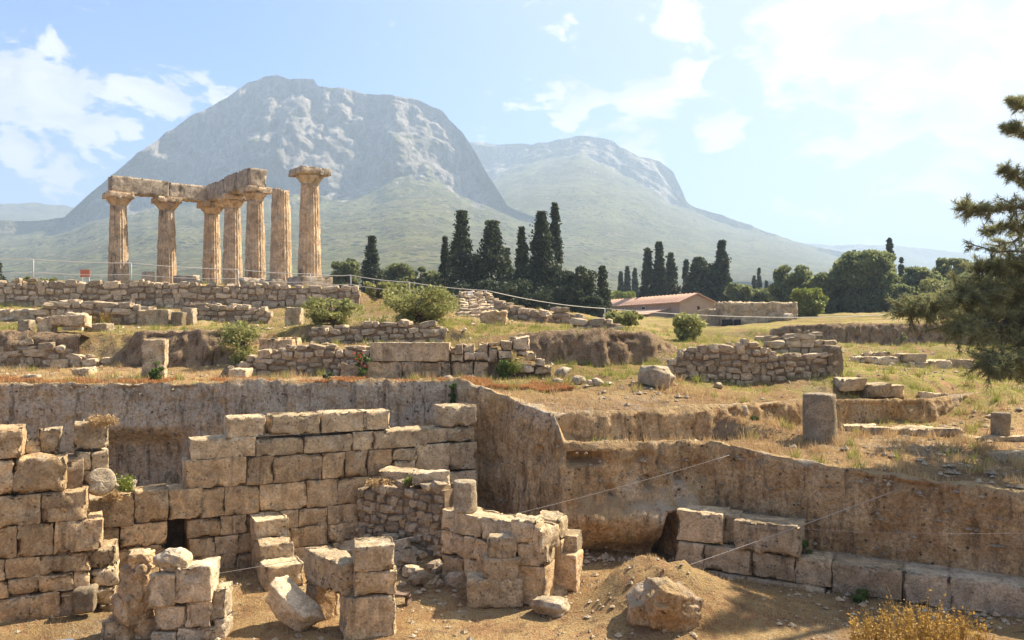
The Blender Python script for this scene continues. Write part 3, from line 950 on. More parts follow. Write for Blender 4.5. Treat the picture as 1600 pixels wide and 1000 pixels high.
def box_topo(nx, ny, nz):
    key = (nx, ny, nz)
    if key in _TOPO:
        return _TOPO[key]
    idx, pts, faces = {}, [], []

    def vid(i, j, k):
        t = (i, j, k)
        if t not in idx:
            idx[t] = len(pts)
            pts.append(t)
        return idx[t]
    for i in range(nx):
        for j in range(ny):
            faces.append([vid(i, j, 0), vid(i, j + 1, 0), vid(i + 1, j + 1, 0), vid(i + 1, j, 0)])
            faces.append([vid(i, j, nz), vid(i + 1, j, nz), vid(i + 1, j + 1, nz), vid(i, j + 1, nz)])
    for i in range(nx):
        for k in range(nz):
            faces.append([vid(i, 0, k), vid(i + 1, 0, k), vid(i + 1, 0, k + 1), vid(i, 0, k + 1)])
            faces.append([vid(i, ny, k), vid(i, ny, k + 1), vid(i + 1, ny, k + 1), vid(i + 1, ny, k)])
    for j in range(ny):
        for k in range(nz):
            faces.append([vid(0, j, k), vid(0, j, k + 1), vid(0, j + 1, k + 1), vid(0, j + 1, k)])
            faces.append([vid(nx, j, k), vid(nx, j + 1, k), vid(nx, j + 1, k + 1), vid(nx, j, k + 1)])
    _TOPO[key] = (np.array(pts), np.array(faces))
    return _TOPO[key]


def axis_coords(h, r, res):
    n = max(1, int(round(2 * (h - r) / res)))
    inner = np.linspace(-h + r, h - r, n + 1)
    return np.concatenate([[-h], inner, [h]])


RNG = random.Random(11)


def block_mesh(name, sx, sy, sz, seed=None, erode=0.03, jit=0.02, res=0.055, rad=0.02, chip=0.06, top_wear=0.0):
    """a squared stone block with worn arrises, chipped corners and a rough face; centred on the origin"""
    seed = RNG.random() * 900 if seed is None else seed
    h = np.array([sx, sy, sz]) / 2
    r = min(rad * 0.42, 0.3 * float(h.min()))
    jit = jit * 0.45
    res = res * 0.8
    ax = [axis_coords(h[i], r, res) for i in range(3)]
    pts, F = box_topo(*(len(a) - 1 for a in ax))
    q = np.stack([ax[i][pts[:, i]] for i in range(3)], -1)
    c = np.clip(q, -(h - r), h - r)
    d = q - c
    ln = np.linalg.norm(d, axis=1)
    n = d / np.maximum(ln, 1e-9)[:, None]
    q = c + n * r
    # skew the box a little
    g = np.random.default_rng(int(seed * 1000) % 2 ** 31)
    cj = g.normal(0, jit, (2, 2, 2, 3))
    f = (q / h + 1) / 2
    sk = 0
    for a in (0, 1):
        for b in (0, 1):
            for e in (0, 1):
                w = (f[:, 0] if a else 1 - f[:, 0]) * (f[:, 1] if b else 1 - f[:, 1]) * (f[:, 2] if e else 1 - f[:, 2])
                sk = sk + w[:, None] * cj[a, b, e]
    P = q + seed
    dsp = erode * (0.32 * fbm(P * 2.2, 3) + 0.6 * fbm(P * 6.5, 3) + 0.35 * fbm(P * 17, 2))
    edge = 1 - np.sort(np.clip((h - np.abs(q)) / 0.09, 0, 1), axis=1)[:, 1]       # 1 at arrises
    dsp = dsp - chip * edge * np.clip(fbm(P * 4.2 + 50, 3) * 2.8 - 0.25, 0, 1)
    dsp = dsp - 0.5 * chip * np.clip(fbm(P * 4.5 + 90, 3) * 3 - 1.0, 0, 1)
    if top_wear:
        dsp = dsp - top_wear * np.clip(n[:, 2], 0, 1) * np.clip(fbm(P * 2.0 + 20, 3) + 0.35, 0, 1)
    q = q + sk + n * dsp[:, None]
    return mesh_np(name, q, F)


def boulder_mesh(name, sx, sy, sz, seed, sharp=0.35, rough=0.16, res=14, flat=0.0):
    """an irregular rock: a cube sphere cut by random planes, roughened"""
    pts, F = box_topo(res, res, res)
    p = pts / res * 2.0 - 1
    sph = p / np.linalg.norm(p, axis=1)[:, None]
    g = np.random.default_rng(seed)
    r = np.ones(len(p)) * 1.35
    for _ in range(9):
        nrm = g.normal(0, 1, 3)
        nrm /= np.linalg.norm(nrm)
        dd = sph @ nrm
        lim = g.uniform(0.62, 1.0) / np.maximum(dd, 1e-3)
        r = np.where(dd > 0.05, np.minimum(r, lim), r)
    r = np.minimum(r, 1.3)
    q = sph * r[:, None] * (1 - sharp) + sharp * p * 0.9
    q = q * (1 + rough * fbm(q * 1.7 + seed, 3)[:, None] + 0.35 * rough * fbm(q * 5 + seed, 3)[:, None])
    q = q / np.abs(q).max(0) * np.array([sx, sy, sz]) / 2
    return mesh_np(name, q, F)


def small_stone_meshes(n, seed):
    out = []
    g = np.random.default_rng(seed)
    pts, F = box_topo(2, 2, 2)
    p0 = pts - 1.0
    for i in range(n):
        sph = p0 / np.linalg.norm(p0, axis=1)[:, None]
        k = g.uniform(0.30, 0.55)
        q = p0 * (1 - k) + sph * k * 1.25
        q = q + g.normal(0, 0.12, q.shape)
        q = q / np.abs(q).max(0) * 0.5
        me = mesh_np('wall_stone', q, F, smooth=False)
        me.materials.append(M_RUBBLE)
        out.append(me)
    return out


STONES = small_stone_meshes(16, 5)


class Plane:
    """a vertical wall face through plan point O with direction t; pixels of the photograph are read onto it"""
    def __init__(self, O, t):
        self.O = np.array(O, float)
        self.t = np.array(t, float) / math.hypot(*t)
        self.n = np.array((self.t[1], -self.t[0]))
        self.rz = math.atan2(self.t[1], self.t[0])

    def s(self, px):
        a = (px - 800) / FOC
        return (a * self.O[1] - self.O[0]) / (self.t[0] - a * self.t[1])

    def pos(self, s, off=0.0):
        return self.O + self.t * s + self.n * off

    def z(self, px, py):
        d = self.pos(self.s(px))[1]
        return EYE - (py - HOR) * d / FOC


def wall_block(pl, parent, px0, px1, z0, z1, depth=0.5, proud=0.0, mat=None, erode=0.03, jit=0.012, chip=0.06, gap=0.004, res=0.07, top_wear=0.0, name='block', tilt=0.0):
    s0, s1 = sorted((pl.s(px0), pl.s(px1)))
    c = pl.pos((s0 + s1) / 2, proud - depth / 2)
    me = block_mesh(name, s1 - s0 - gap, depth, z1 - z0 - gap, None, erode, jit, res, 0.03, chip, top_wear)
    return link(name, me, mat or M_ASHLAR, parent, (c[0], c[1], (z0 + z1) / 2), rot=(0, tilt, pl.rz))


def core_or_screen_box(pl, parent, px0, px1, z0, z1, depth, inset):  # wall cores, also the light screens added behind the doorway
    s0, s1 = sorted((pl.s(px0), pl.s(px1)))
    c = pl.pos((s0 + s1) / 2, -inset - depth / 2)
    me = block_mesh('core', s1 - s0, depth, z1 - z0, None, 0.03, 0.01, 0.2, 0.03, 0.03)
    return link('core', me, M_CORE, parent, (c[0], c[1], (z0 + z1) / 2), rz=pl.rz)


def base_empty(name, label, cat, pl, px, z=0.0, group=None):
    p = pl.pos(pl.s(px))
    return thing(name, label, cat, (p[0], p[1], z), group)


# ---- the long ashlar wall in the pit
PM = Plane((-6.13, 15.95), (2, 1))
tM = base_empty('ashlar_wall', 'long wall of squared buff blocks with a dark doorway, cut rock face behind it', 'wall', PM, 450)
ROWS_M = [  # z0, z1, [px joints...], proud
    (2.54, 2.96, [(355, 415), (421, 499), (503, 568), (568, 610)]),
    (2.14, 2.53, [(298, 400), (400, 475), (475, 552), (552, 584), (584, 668)]),
    (1.59, 2.135, [(290, 385), (385, 427), (427, 504), (504, 540), (540, 575), (575, 613)]),
    (1.03, 1.585, [(313, 351), (351, 405), (405, 480), (480, 528), (528, 582), (582, 625)]),
    (0.65, 1.025, [(292, 345), (345, 386), (386, 437), (437, 467), (467, 512), (512, 560), (560, 620)]),
    (0.26, 0.645, [(295, 336), (336, 372), (372, 455), (455, 512), (512, 570)]),
    (-0.20, 0.255, [(290, 370), (370, 430), (430, 520), (520, 600)]),
]
for (z0, z1, bl) in ROWS_M:
    for (a, b_) in bl:
        top = z0 > 2.1
        wall_block(PM, tM, a, b_, z0 + 0.0, z1 + RNG.uniform(-.012, .012) + (RNG.uniform(-.03, .02) if top else 0), 0.55, RNG.uniform(-0.012, 0.014),
                   M_GREYBLOCK if top else M_ASHLAR, 0.03, 0.014, 0.07, top_wear=0.05 if top else 0)
core_or_screen_box(PM, tM, 296, 640, -0.2, 2.45, 0.36, 0.14)
# eastern end, running up to the rock
for (a, b_, z0, z1) in [(690, 745, 2.53, 3.0), (662, 742, 2.19, 2.53), (650, 704, 1.55, 2.185), (704, 746, 1.55, 2.185), (690, 746, 0.95, 1.545), (640, 690, 0.95, 1.545), (640, 746, 0.2, 0.945)]:
    wall_block(PM, tM, a, b_, z0, z1, 0.5, RNG.uniform(-0.04, 0.0), M_GREYBLOCK, 0.045, 0.02, 0.10, top_wear=0.08)
# worn stepped stones half way along
for (a, b_, z0, z1, pr) in [(614, 650, 1.86, 2.12, 0.02), (616, 648, 1.62, 1.86, 0.06)]:
    wall_block(PM, tM, a, b_, z0, z1, 0.4, pr, M_GREYBLOCK, 0.06, 0.03, 0.13, top_wear=0.1)
# lintel course over the doorway and the jamb below it
for (a, b_, z0, z1) in [(132, 210, 1.03, 1.60), (210, 262, 1.05, 1.66), (262, 316, 1.06, 1.64)]:
    wall_block(PM, tM, a, b_, z0, z1, 0.6, 0.06, M_ASHLAR, 0.04, 0.02, 0.08, top_wear=0.04)
for (a, b_, z0, z1) in [(187, 261, 0.60, 1.03), (180, 259, 0.12, 0.60), (176, 258, -0.25, 0.12), (132, 187, 0.55, 1.03)]:
    wall_block(PM, tM, a, b_, z0, z1, 0.55, RNG.uniform(-.01, .02), M_ASHLAR, 0.035, 0.02, 0.08)

# boxes added behind the doorway to block light and keep it dark
core_or_screen_box(PM, tM, 225, 330, -0.2, 1.3, 0.3, 1.35)
core_or_screen_box(PM, tM, 225, 330, 1.10, 1.45, 1.1, 0.3)
core_or_screen_box(PM, tM, 232, 256, -0.2, 1.2, 1.0, 0.4)
core_or_screen_box(PM, tM, 296, 318, -0.2, 1.2, 1.0, 0.4)
for (a, b_, z0, z1) in [(60, 132, 0.55, 1.1), (60, 132, 0.0, 0.55), (60, 132, 1.1, 1.6)]:
    wall_block(PM, tM, a, b_, z0, z1, 0.5, 0.0, M_ASHLAR, 0.035, 0.02, 0.08)
# ---- thick ruined wall at the left
PL = Plane((-8.04, 13.06), (2, 1))
tL = base_empty('ruined_block_wall', 'thick ruined wall of worn blocks with loose blocks on its stepped top', 'wall', PL, 90)
ROWS_L = [
    (2.62, 3.10, [(-80, -30), (-30, 36)]),
    (2.05, 2.61, [(-90, -20), (-20, 20), (21, 104)]),
    (1.55, 2.045, [(-95, -10), (-10, 62), (62, 138)]),
    (1.04, 1.545, [(-90, 27), (27, 85), (85, 160)]),
    (0.72, 1.035, [(-60, 7), (7, 62), (62, 140)]),
    (0.42, 0.715, [(-60, 12), (12, 60), (60, 116), (116, 140)]),
    (-0.05, 0.415, [(-40, 94), (94, 142)]),
]
for (z0, z1, bl) in ROWS_L:
    for (a, b_) in bl:
        wall_block(PL, tL, a, b_, z0, z1, 0.75, RNG.uniform(-0.02, 0.035), M_ASHLAR, 0.05, 0.02, 0.09, top_wear=0.06 if z0 > 1.5 else 0)
core_or_screen_box(PL, tL, -95, 130, -0.1, 2.5, 0.9, 0.2)
# ragged east end of that wall
for (a, b_, z0, z1, off) in [(140, 182, 0.70, 1.02, -0.12), (142, 186, 0.40, 0.70, -0.10), (144, 180, 0.1, 0.40, -0.05), (150, 190, -0.1, 0.16, 0.05)]:
    wall_block(PL, tL, a, b_, z0, z1, 0.6, off, M_GREYBLOCK, 0.09, 0.05, 0.16, top_wear=0.1)
PL2 = Plane((-7.9, 13.75), (2, 1))
for (a, b_, z0, z1, dp) in [(40, 62, 2.60, 2.86, 0.35), (59, 95, 2.58, 3.02, 0.45), (116, 170, 2.62, 3.07, 0.5), (116, 143, 2.26, 2.61, 0.5), (142, 170, 2.26, 2.60, 0.5), (104, 150, 1.9, 2.26, 0.6)]:
    wall_block(PL2, tL, a, b_, z0, z1, dp, 0.0, M_GREYBLOCK, 0.04, 0.03, 0.10, top_wear=0.05)


def drum_mesh(name, r, h, seed, flutes=0, erode=0.02, top_r=None, nz=10, na=40, taper=None):
    """an upright stone drum with worn rim"""
    na = flutes * 6 if flutes else na
    prof = [(0.0, h / 2)] + [(r * k, h / 2) for k in (0.35, 0.65, 0.9)] + [(r * 0.97, h / 2 - 0.012)]
    for i in range(nz + 1):
        prof.append((r, h / 2 - 0.03 - (h - 0.06) * i / nz))
    prof += [(r * 0.97, -h / 2 + 0.012), (r * 0.9, -h / 2), (0.0, -h / 2)]
    prof = np.array(prof)
    an = np.arange(na) / na * 2 * math.pi
    V = np.zeros((na, len(prof), 3))
    for j, (rr, z) in enumerate(prof):
        k = 1.0
        if flutes and abs(z) < h / 2 - 0.02:
            k = 1 - 0.06 * np.abs(np.sin(an * flutes / 2))
        V[:, j, 0] = rr * k * np.cos(an)
        V[:, j, 1] = rr * k * np.sin(an)
        V[:, j, 2] = z
    P = V + seed
    dsp = erode * (fbm(P * 3, 3) + 0.6 * fbm(P * 9, 3)) - erode * 2.2 * np.clip(fbm(P * 4 + 30, 3) * 3 - 0.9, 0, 1)
    nr = V.copy()
    nr /= np.maximum(np.linalg.norm(nr, axis=-1), 1e-6)[..., None]
    V = V + nr * dsp[..., None]
    F = grid_faces(na, len(prof))
    last = (na - 1) * len(prof)
    j = np.arange(len(prof) - 1)
    Fw = np.stack([last + j, j, j + 1, last + j + 1], 1)
    return mesh_np(name, V.reshape(-1, 3), np.concatenate([F, Fw])[:, ::-1])


# half drum lying against the wall top, and a loose stone beside it
p = PL2.pos(PL2.s(157), 0.05)
me = drum_mesh('stone_drum', 0.23, 0.42, 3.0, erode=0.03)
tag(link('stone_drum', me, M_PALE, None, (p[0], p[1], 2.06), rot=(math.radians(78), 0.1, 0.5)), 'broken pale drum lying on its side atop the ruined block wall', 'drum')
p = PM.pos(PM.s(200), -0.15)
tag(link('loose_stone', boulder_mesh('loose_stone', 0.36, 0.32, 0.26, 41), M_PALE, None, (p[0], p[1], 1.74)), 'small pale stone lying on the lintel course', 'stone')
p = PM.pos(PM.s(180), -0.2)
tag(link('loose_stone', boulder_mesh('loose_stone', 0.30, 0.3, 0.2, 43), M_RUBBLE, None, (p[0], p[1], 1.70)), 'small buff stone on the lintel beside the broken drum', 'stone')
# small concrete block at the wall foot
p = Wz(127, 957, 0.12)
tag(link('concrete_block', block_mesh('concrete_block', 0.30, 0.28, 0.36, 7.7, 0.03, 0.05, 0.05, 0.09, 0.08), M_DRUM, None, (p.x, p.y + 0.12, 0.30), rz=0.3), 'small smooth grey block at the foot of the ruined wall', 'block')

# ---- spur of three stepped blocks in front of the ashlar wall
tS = base_empty('stepped_spur', 'spur of stacked grey blocks stepping down from the ashlar wall', 'wall', PM, 415)
ux, uy = 1 / math.sqrt(5), -2 / math.sqrt(5)
S0 = PM.pos(PM.s(392), 0.0)
rzS = math.atan2(PM.t[1], PM.t[0])
for k, (dist, w, dp, z0, z1) in enumerate([(0.30, 0.62, 0.6, 0.62, 1.02), (0.85, 0.60, 0.55, 0.28, 0.68), (1.42, 0.70, 0.62, -0.02, 0.42), (0.3, 0.62, 0.6, 0.0, 0.62), (0.85, 0.6, 0.55, -0.1, 0.28)]):
    cx, cy = S0[0] + 0.30 * PM.t[0] + PM.n[0] * dist, S0[1] + 0.30 * PM.t[1] + PM.n[1] * dist
    link('block', block_mesh('block', w, dp, z1 - z0 - 0.01, None, 0.035, 0.025, 0.06, 0.03, 0.08, 0.04), M_GREYBLOCK, tS, (cx, cy, (z0 + z1) / 2), rz=rzS + RNG.uniform(-.06, .06))

# ---- L-shaped pier (pillar of three blocks with a beam running back)
tQ = thing('corner_pier', 'pier of three stacked squared blocks with a beam running back from it', 'pier', (-2.15, 12.75, 0))
rq = math.radians(12)
for (px0, px1, y0, y1, d, dp, sh) in [(548, 610, 852, 893, 12.55, 0.60, 0.0), (545, 614, 892, 933, 12.55, 0.62, 0.02), (531, 612, 932, 1004, 12.55, 0.66, 0.0)]:
    a, b_ = W(px0, y0, d), W(px1, y1, d)
    link('block', block_mesh('block', (b_.x - a.x) * 0.98, dp, a.z - b_.z - 0.01, None, 0.03, 0.022, 0.055, 0.03, 0.07, 0.03), M_GREYBLOCK, tQ,
         ((a.x + b_.x) / 2, d + dp / 2 + sh, (a.z + b_.z) / 2), rz=rq + RNG.uniform(-.05, .05))
a, b_ = Vector((-2.46, 12.72, 0)), Vector((-3.22, 13.62, 0))
mid = (a + b_) / 2
rb = math.atan2(b_.y - a.y, b_.x - a.x)
link('beam', block_mesh('beam', 1.22, 0.42, 0.50, None, 0.04, 0.03, 0.06, 0.03, 0.09, 0.06), M_GREYBLOCK, tQ, (mid.x, mid.y, 0.86), rz=rb)
link('block', block_mesh('block', 0.42, 0.42, 0.65, None, 0.04, 0.03, 0.06, 0.03, 0.09), M_ASHLAR, tQ, (b_.x + 0.12, b_.y - 0.1, 0.28), rz=rb)
link('block', block_mesh('block', 0.40, 0.40, 0.68, None, 0.04, 0.03, 0.06, 0.03, 0.09), M_ASHLAR, tQ, (a.x + 0.08, a.y + 0.12, 0.28), rz=rb)

# fallen slab leaning in front of the pier
me = boulder_mesh('fallen_slab', 1.12, 0.52, 0.52, 77, sharp=0.55, rough=0.10, res=16)
tag(link('fallen_slab', me, M_PALE, None, (-3.42, 13.0, 0.36), rot=(0.25, 0.55, -0.45)), 'large angular fallen slab tilted on the ground before the pier', 'boulder')

# ---- near left stub of masonry: rubble core with a block face
tT = thing('masonry_stub', 'near stub of masonry, rough rubble core faced with pitted blocks', 'wall', (-4.95, 12.6, 0))
PT = Plane((-5.35, 12.45), (0.97, 0.05))
for (px0, px1, y0, y1, pr, er) in [(236, 275, 896, 946, 0.05, .04), (276, 332, 884, 937, 0.08, .05), (240, 291, 946, 987, 0.02, .045), (291, 330, 937, 980, 0.05, .04),
                                   (237, 275, 987, 1030, 0.04, .04), (276, 335, 981, 1030, 0.02, .04), (326, 353, 921, 970, -0.05, .06), (330, 352, 970, 1030, -0.04, .06)]:
    z0, z1 = PT.z((px0 + px1) / 2, y1), PT.z((px0 + px1) / 2, y0)
    wall_block(PT, tT, px0, px1, max(z0, -0.15), z1, 0.45, pr, M_PALE, er, 0.03, 0.10, res=0.05)
for (px, py, sx, sy, sz, sd) in [(214, 905, .5, .6, .55, 3), (208, 955, .55, .7, .6, 4), (222, 875, .36, .4, .34, 5), (200, 990, .5, .7, .5, 6), (228, 930, .42, .5, .5, 8), (185, 985, .4, .4, .4, 9), (226, 985, .45, .5, .5, 10)]:
    q = W(px, py, 12.75)
    link('core_stone', boulder_mesh('core_stone', sx * 1.1, sy, sz * 1.1, sd, 0.62, 0.34, 14), M_ASHLAR, tT, q, rz=sd)
q = W(270, 876, 12.62)
tag(link('boulder', boulder_mesh('boulder', 0.56, 0.46, 0.46, 21, 0.3, 0.1, 16), M_PALE, None, (q.x, q.y, q.z), rot=(0.2, 0.5, 0.3)), 'pale angular boulder resting on top of the masonry stub', 'boulder')

# ---- cross wall of blocks, its drum and its end piers
PN = Plane((-1.33, 15.5), (1.62, -1.43))
tN = base_empty('cross_wall', 'low wall of three block courses running out from the rubble wall to two end piers', 'wall', PN, 770)
for (z0, z1, bl) in [(0.93, 1.34, [(688, 752), (752, 801), (801, 846)]), (0.50, 0.925, [(688, 724), (724, 778), (778, 818)]), (-0.1, 0.495, [(690, 725), (725, 775), (775, 818)])]:
    for (a, b_) in bl:
        wall_block(PN, tN, a, b_, z0, z1 + RNG.uniform(-.02, .02), 0.5, RNG.uniform(-.02, .02), M_ASHLAR if z0 < 0.9 else M_GREYBLOCK, 0.035, 0.02, 0.08, top_wear=0.05 if z0 > .9 else 0)
# near pier
for (px0, px1, y0, y1, d, dp, mt) in [(801, 848, 812, 848, 14.0, .5, M_GREYBLOCK), (812, 864, 848, 884, 14.0, .55, M_GREYBLOCK), (812, 864, 884, 946, 14.0, .55, M_ASHLAR),
                                      (838, 886, 808, 844, 14.55, .5, M_GREYBLOCK), (843, 884, 844, 874, 14.6, .4, M_ASHLAR), (876, 908, 835, 872, 14.7, .4, M_GREYBLOCK), (861, 910, 866, 926, 14.55, .5, M_ASHLAR)]:
    a, b_ = W(px0, y0, d), W(px1, y1, d)
    link('block', block_mesh('block', (b_.x - a.x) * 0.93, dp, a.z - b_.z - 0.008, None, 0.035, 0.02, 0.055, 0.035, 0.08, 0.03), mt, tN, ((a.x + b_.x) / 2, d + dp / 2, (a.z + b_.z) / 2), rz=math.radians(-18) + RNG.uniform(-.05, .05))
me = drum_mesh('drum_stump', 0.215, 0.56, 8.0, erode=0.03)
q = PN.pos(PN.s(716), -0.18)
tag(link('drum_stump', me, M_PALE, None, (q[0], q[1], 1.60)), 'short eroded drum standing at the far end of the cross wall', 'drum')
# stack of three rounded blocks before the cross wall
tK = thing('block_stack', 'stack of three rounded blocks growing larger downwards before the cross wall', 'stone stack', (-0.27, 14.2, 0))
for (px0, px1, y0, y1, d, dp) in [(763, 806, 840, 876, 13.95, .40), (755, 812, 872, 911, 13.93, .45), (728, 818, 907, 950, 13.9, .5)]:
    a, b_ = W(px0, y0, d), W(px1, y1, d)
    link('block', block_mesh('block', b_.x - a.x, dp, a.z - b_.z, None, 0.05, 0.03, 0.055, 0.09, 0.08), M_GREYBLOCK, tK, ((a.x + b_.x) / 2, d + dp / 2, (a.z + b_.z) / 2), rz=RNG.uniform(-.15, .1))
q = Wz(862, 965, 0.0)
tag(link('flat_rock', boulder_mesh('flat_rock', 0.66, 0.55, 0.34, 31, 0.5, 0.15, 14), M_PALE, None, (q.x, q.y + 0.2, 0.12), rz=-0.5), 'low flat-topped rock at the foot of the end pier', 'rock')
q = Wz(868, 925, 0.1)
tag(link('flat_rock', boulder_mesh('flat_rock', 0.5, 0.4, 0.2, 33, 0.5, 0.15, 12), M_ASHLAR, None, (q.x, q.y + 0.1, 0.08), rz=0.2), 'thin buff stone half buried behind the end pier', 'rock')

# ---- mound boulder
me = boulder_mesh('mound_boulder', 1.25, 0.95, 1.12, 13, 0.42, 0.2, 24)
q = W(1040, 945, 12.95)
tag(link('mound_boulder', me, M_ROCK, None, (q.x, q.y - 0.22, q.z + 0.05), rot=(0.15, 0.28, 0.35)), 'rough brown boulder set in the side of the earth mound', 'boulder')

# ---- ledge of blocks at the foot of the right-hand face
PR = Plane((4.05, 15.55), (4.20, -2.15))
tR = base_empty('foundation_ledge', 'stepped foundation of large blocks along the foot of the shaded cut face', 'foundation', PR, 1250)
wall_block(PR, tR, 1056, 1128, 0.62, 1.19, 0.75, -0.02, M_GREYBLOCK, 0.035, 0.015, 0.07)
wall_block(PR, tR, 1126, 1150, 0.62, 1.16, 0.5, -0.22, M_GREYBLOCK, 0.035, 0.015, 0.07)
wall_block(PR, tR, 1148, 1252, 0.57, 1.13, 0.70, 0.10, M_GREYBLOCK, 0.035, 0.015, 0.07)
for (a, b_, z0, z1, pr, mt) in [(1055, 1100, 0.12, 0.615, 0.02, M_GREYBLOCK), (1100, 1176, 0.12, 0.60, 0.03, M_GREYBLOCK), (1176, 1243, 0.12, 0.58, 0.04, M_GREYBLOCK), (1243, 1300, 0.10, 0.575, 0.05, M_GREYBLOCK),
                                (1300, 1410, 0.02, 0.56, 0.05, M_GREYBLOCK), (1410, 1485, 0.0, 0.55, 0.05, M_PALE), (1485, 1610, -0.1, 0.54, 0.055, M_PALE), (1610, 1760, -0.1, 0.54, 0.05, M_PALE),
                                (1060, 1110, -0.3, 0.12, 0.06, M_GREYBLOCK), (1110, 1170, -0.3, 0.12, 0.08, M_GREYBLOCK), (1170, 1290, -0.3, 0.10, 0.12, M_GREYBLOCK)]:
    wall_block(PR, tR, a, b_, z0, z1, 0.95, pr, mt, 0.03, 0.008, 0.045, gap=0.0, res=0.09, top_wear=0.03)

# ---- column drums on the lower terrace
def standing_drum(px, py, r, h, d, label, mat=M_DRUM, flutes=0, seed=1.0):
    q = W(px, py, d)
    z = tz(q.x, q.y + r)
    me = drum_mesh('column_drum', r, h + 0.1, seed, flutes)
    return tag(link('column_drum', me, mat, None, (q.x, q.y + r, z + h / 2 - 0.05), rz=seed), label, 'column drum')


standing_drum(1290, 690, 0.345, 1.02, 17.6, 'broad grey column drum standing on the lower terrace beside the low bank', seed=2.0)
standing_drum(1572, 682, 0.20, 0.60, 18.2, 'small grey column drum standing on the end of the slabs', seed=4.0)


def ground_block(px, py, d, sx, sy, sz, label, name='stone_block', mat=M_GREYBLOCK, rz=0.0, sink=0.06, cat='block', group=None, erode=0.04, jit=0.03, chip=0.09, tilt=(0, 0), zoff=0.0):
    """a block whose front foot shows at (px, py), resting on the ground there"""
    q = W(px, py, d)
    z = tz(q.x, q.y + sy / 2)
    o = link(name, block_mesh(name, sx, sy, sz, None, erode, jit, 0.075, 0.04, chip, 0.04), mat, None, (q.x, q.y + sy / 2, z + sz / 2 - sink + zoff), rot=(tilt[0], tilt[1], rz))
    return tag(o, label, cat, group)


ground_block(1350, 668, 19.6, 0.75, 0.45, 0.22, 'short flat slab leading off the row of slabs', 'paving_slab', rz=-0.3, cat='slab')
ground_block(1430, 676, 19.0, 2.1, 0.40, 0.24, 'long narrow stone slab lying on the lower terrace', 'paving_slab', rz=-0.22, cat='slab')
ground_block(1560, 690, 18.0, 1.2, 0.45, 0.22, 'pale slab under the small column drum', 'paving_slab', rz=-0.1, cat='slab', sink=0.16)
ground_block(1334, 640, 21.5, 0.70, 0.5, 0.34, 'block at the left end of the row along the bank', rz=0.05, zoff=0.05)
ground_block(1375, 641, 21.4, 0.62, 0.5, 0.40, 'block in the middle of the row along the bank', rz=0.0, zoff=0.1)
ground_block(1402, 637, 21.5, 0.42, 0.45, 0.36, 'small block closing the row along the bank', rz=0.1, zoff=0.12)
ground_block(1464, 635, 21.8, 0.62, 0.4, 0.26, 'lone half-round grey stone sitting on the bank', rz=0.1, tilt=(0, 0.1), zoff=0.05)
ground_block(1592, 722, 16.4, 0.7, 0.5, 0.2, 'dark flat stone in the pine shade on the lower terrace', rz=0.2)
q = W(1025, 612, 20.6)
tag(link('boulder', boulder_mesh('boulder', 1.12, 0.85, 0.62, 58, 0.45, 0.12, 18), M_PALE, None, (q.x, q.y + .4, tz(q.x, q.y + .4) + 0.2), rot=(0, 0.06, -0.2)), 'large low pale boulder lying on the grass before the rubble wall', 'boulder')
for i, (px, py, d, s) in enumerate([(872, 606, 21.0, .28), (902, 604, 21.2, .34), (921, 607, 21.0, .22), (933, 612, 20.6, .30), (879, 590, 22.6, .46), (1122, 555 + 45, 21.6, .25), (1150, 668, 19.2, .5), (700, 610 - 14, 20.9, .22)]):
    q = W(px, py, d)
    sd = 50 + i
    lab = ['round grey fieldstone alone on the terrace edge', 'larger grey fieldstone on the terrace edge', 'smallest fieldstone of the group on the terrace edge', 'pale round fieldstone beside the smallest one',
           'wide grey stone beside the end of the block wall', 'small stone in the grass under the rubble wall', 'flat dark stone at the foot of the low bank', 'small stone on the rim above the pit corner'][i]
    tag(link('fieldstone', boulder_mesh('fieldstone', s * 1.15, s, s * 0.8, sd, 0.3, 0.12, 9), M_PALE, None, (q.x, q.y, tz(q.x, q.y) + s * 0.26), rz=i), lab, 'stone')

# ---- upright stone at the rim
ground_block(236, 592, 21.2, 0.56, 0.45, 1.12, 'upright grey stone standing alone on the rim terrace', 'standing_stone', M_GREYBLOCK, rz=0.25, cat='standing stone', erode=0.05, chip=0.14, tilt=(0, 0.04), sink=0.1)


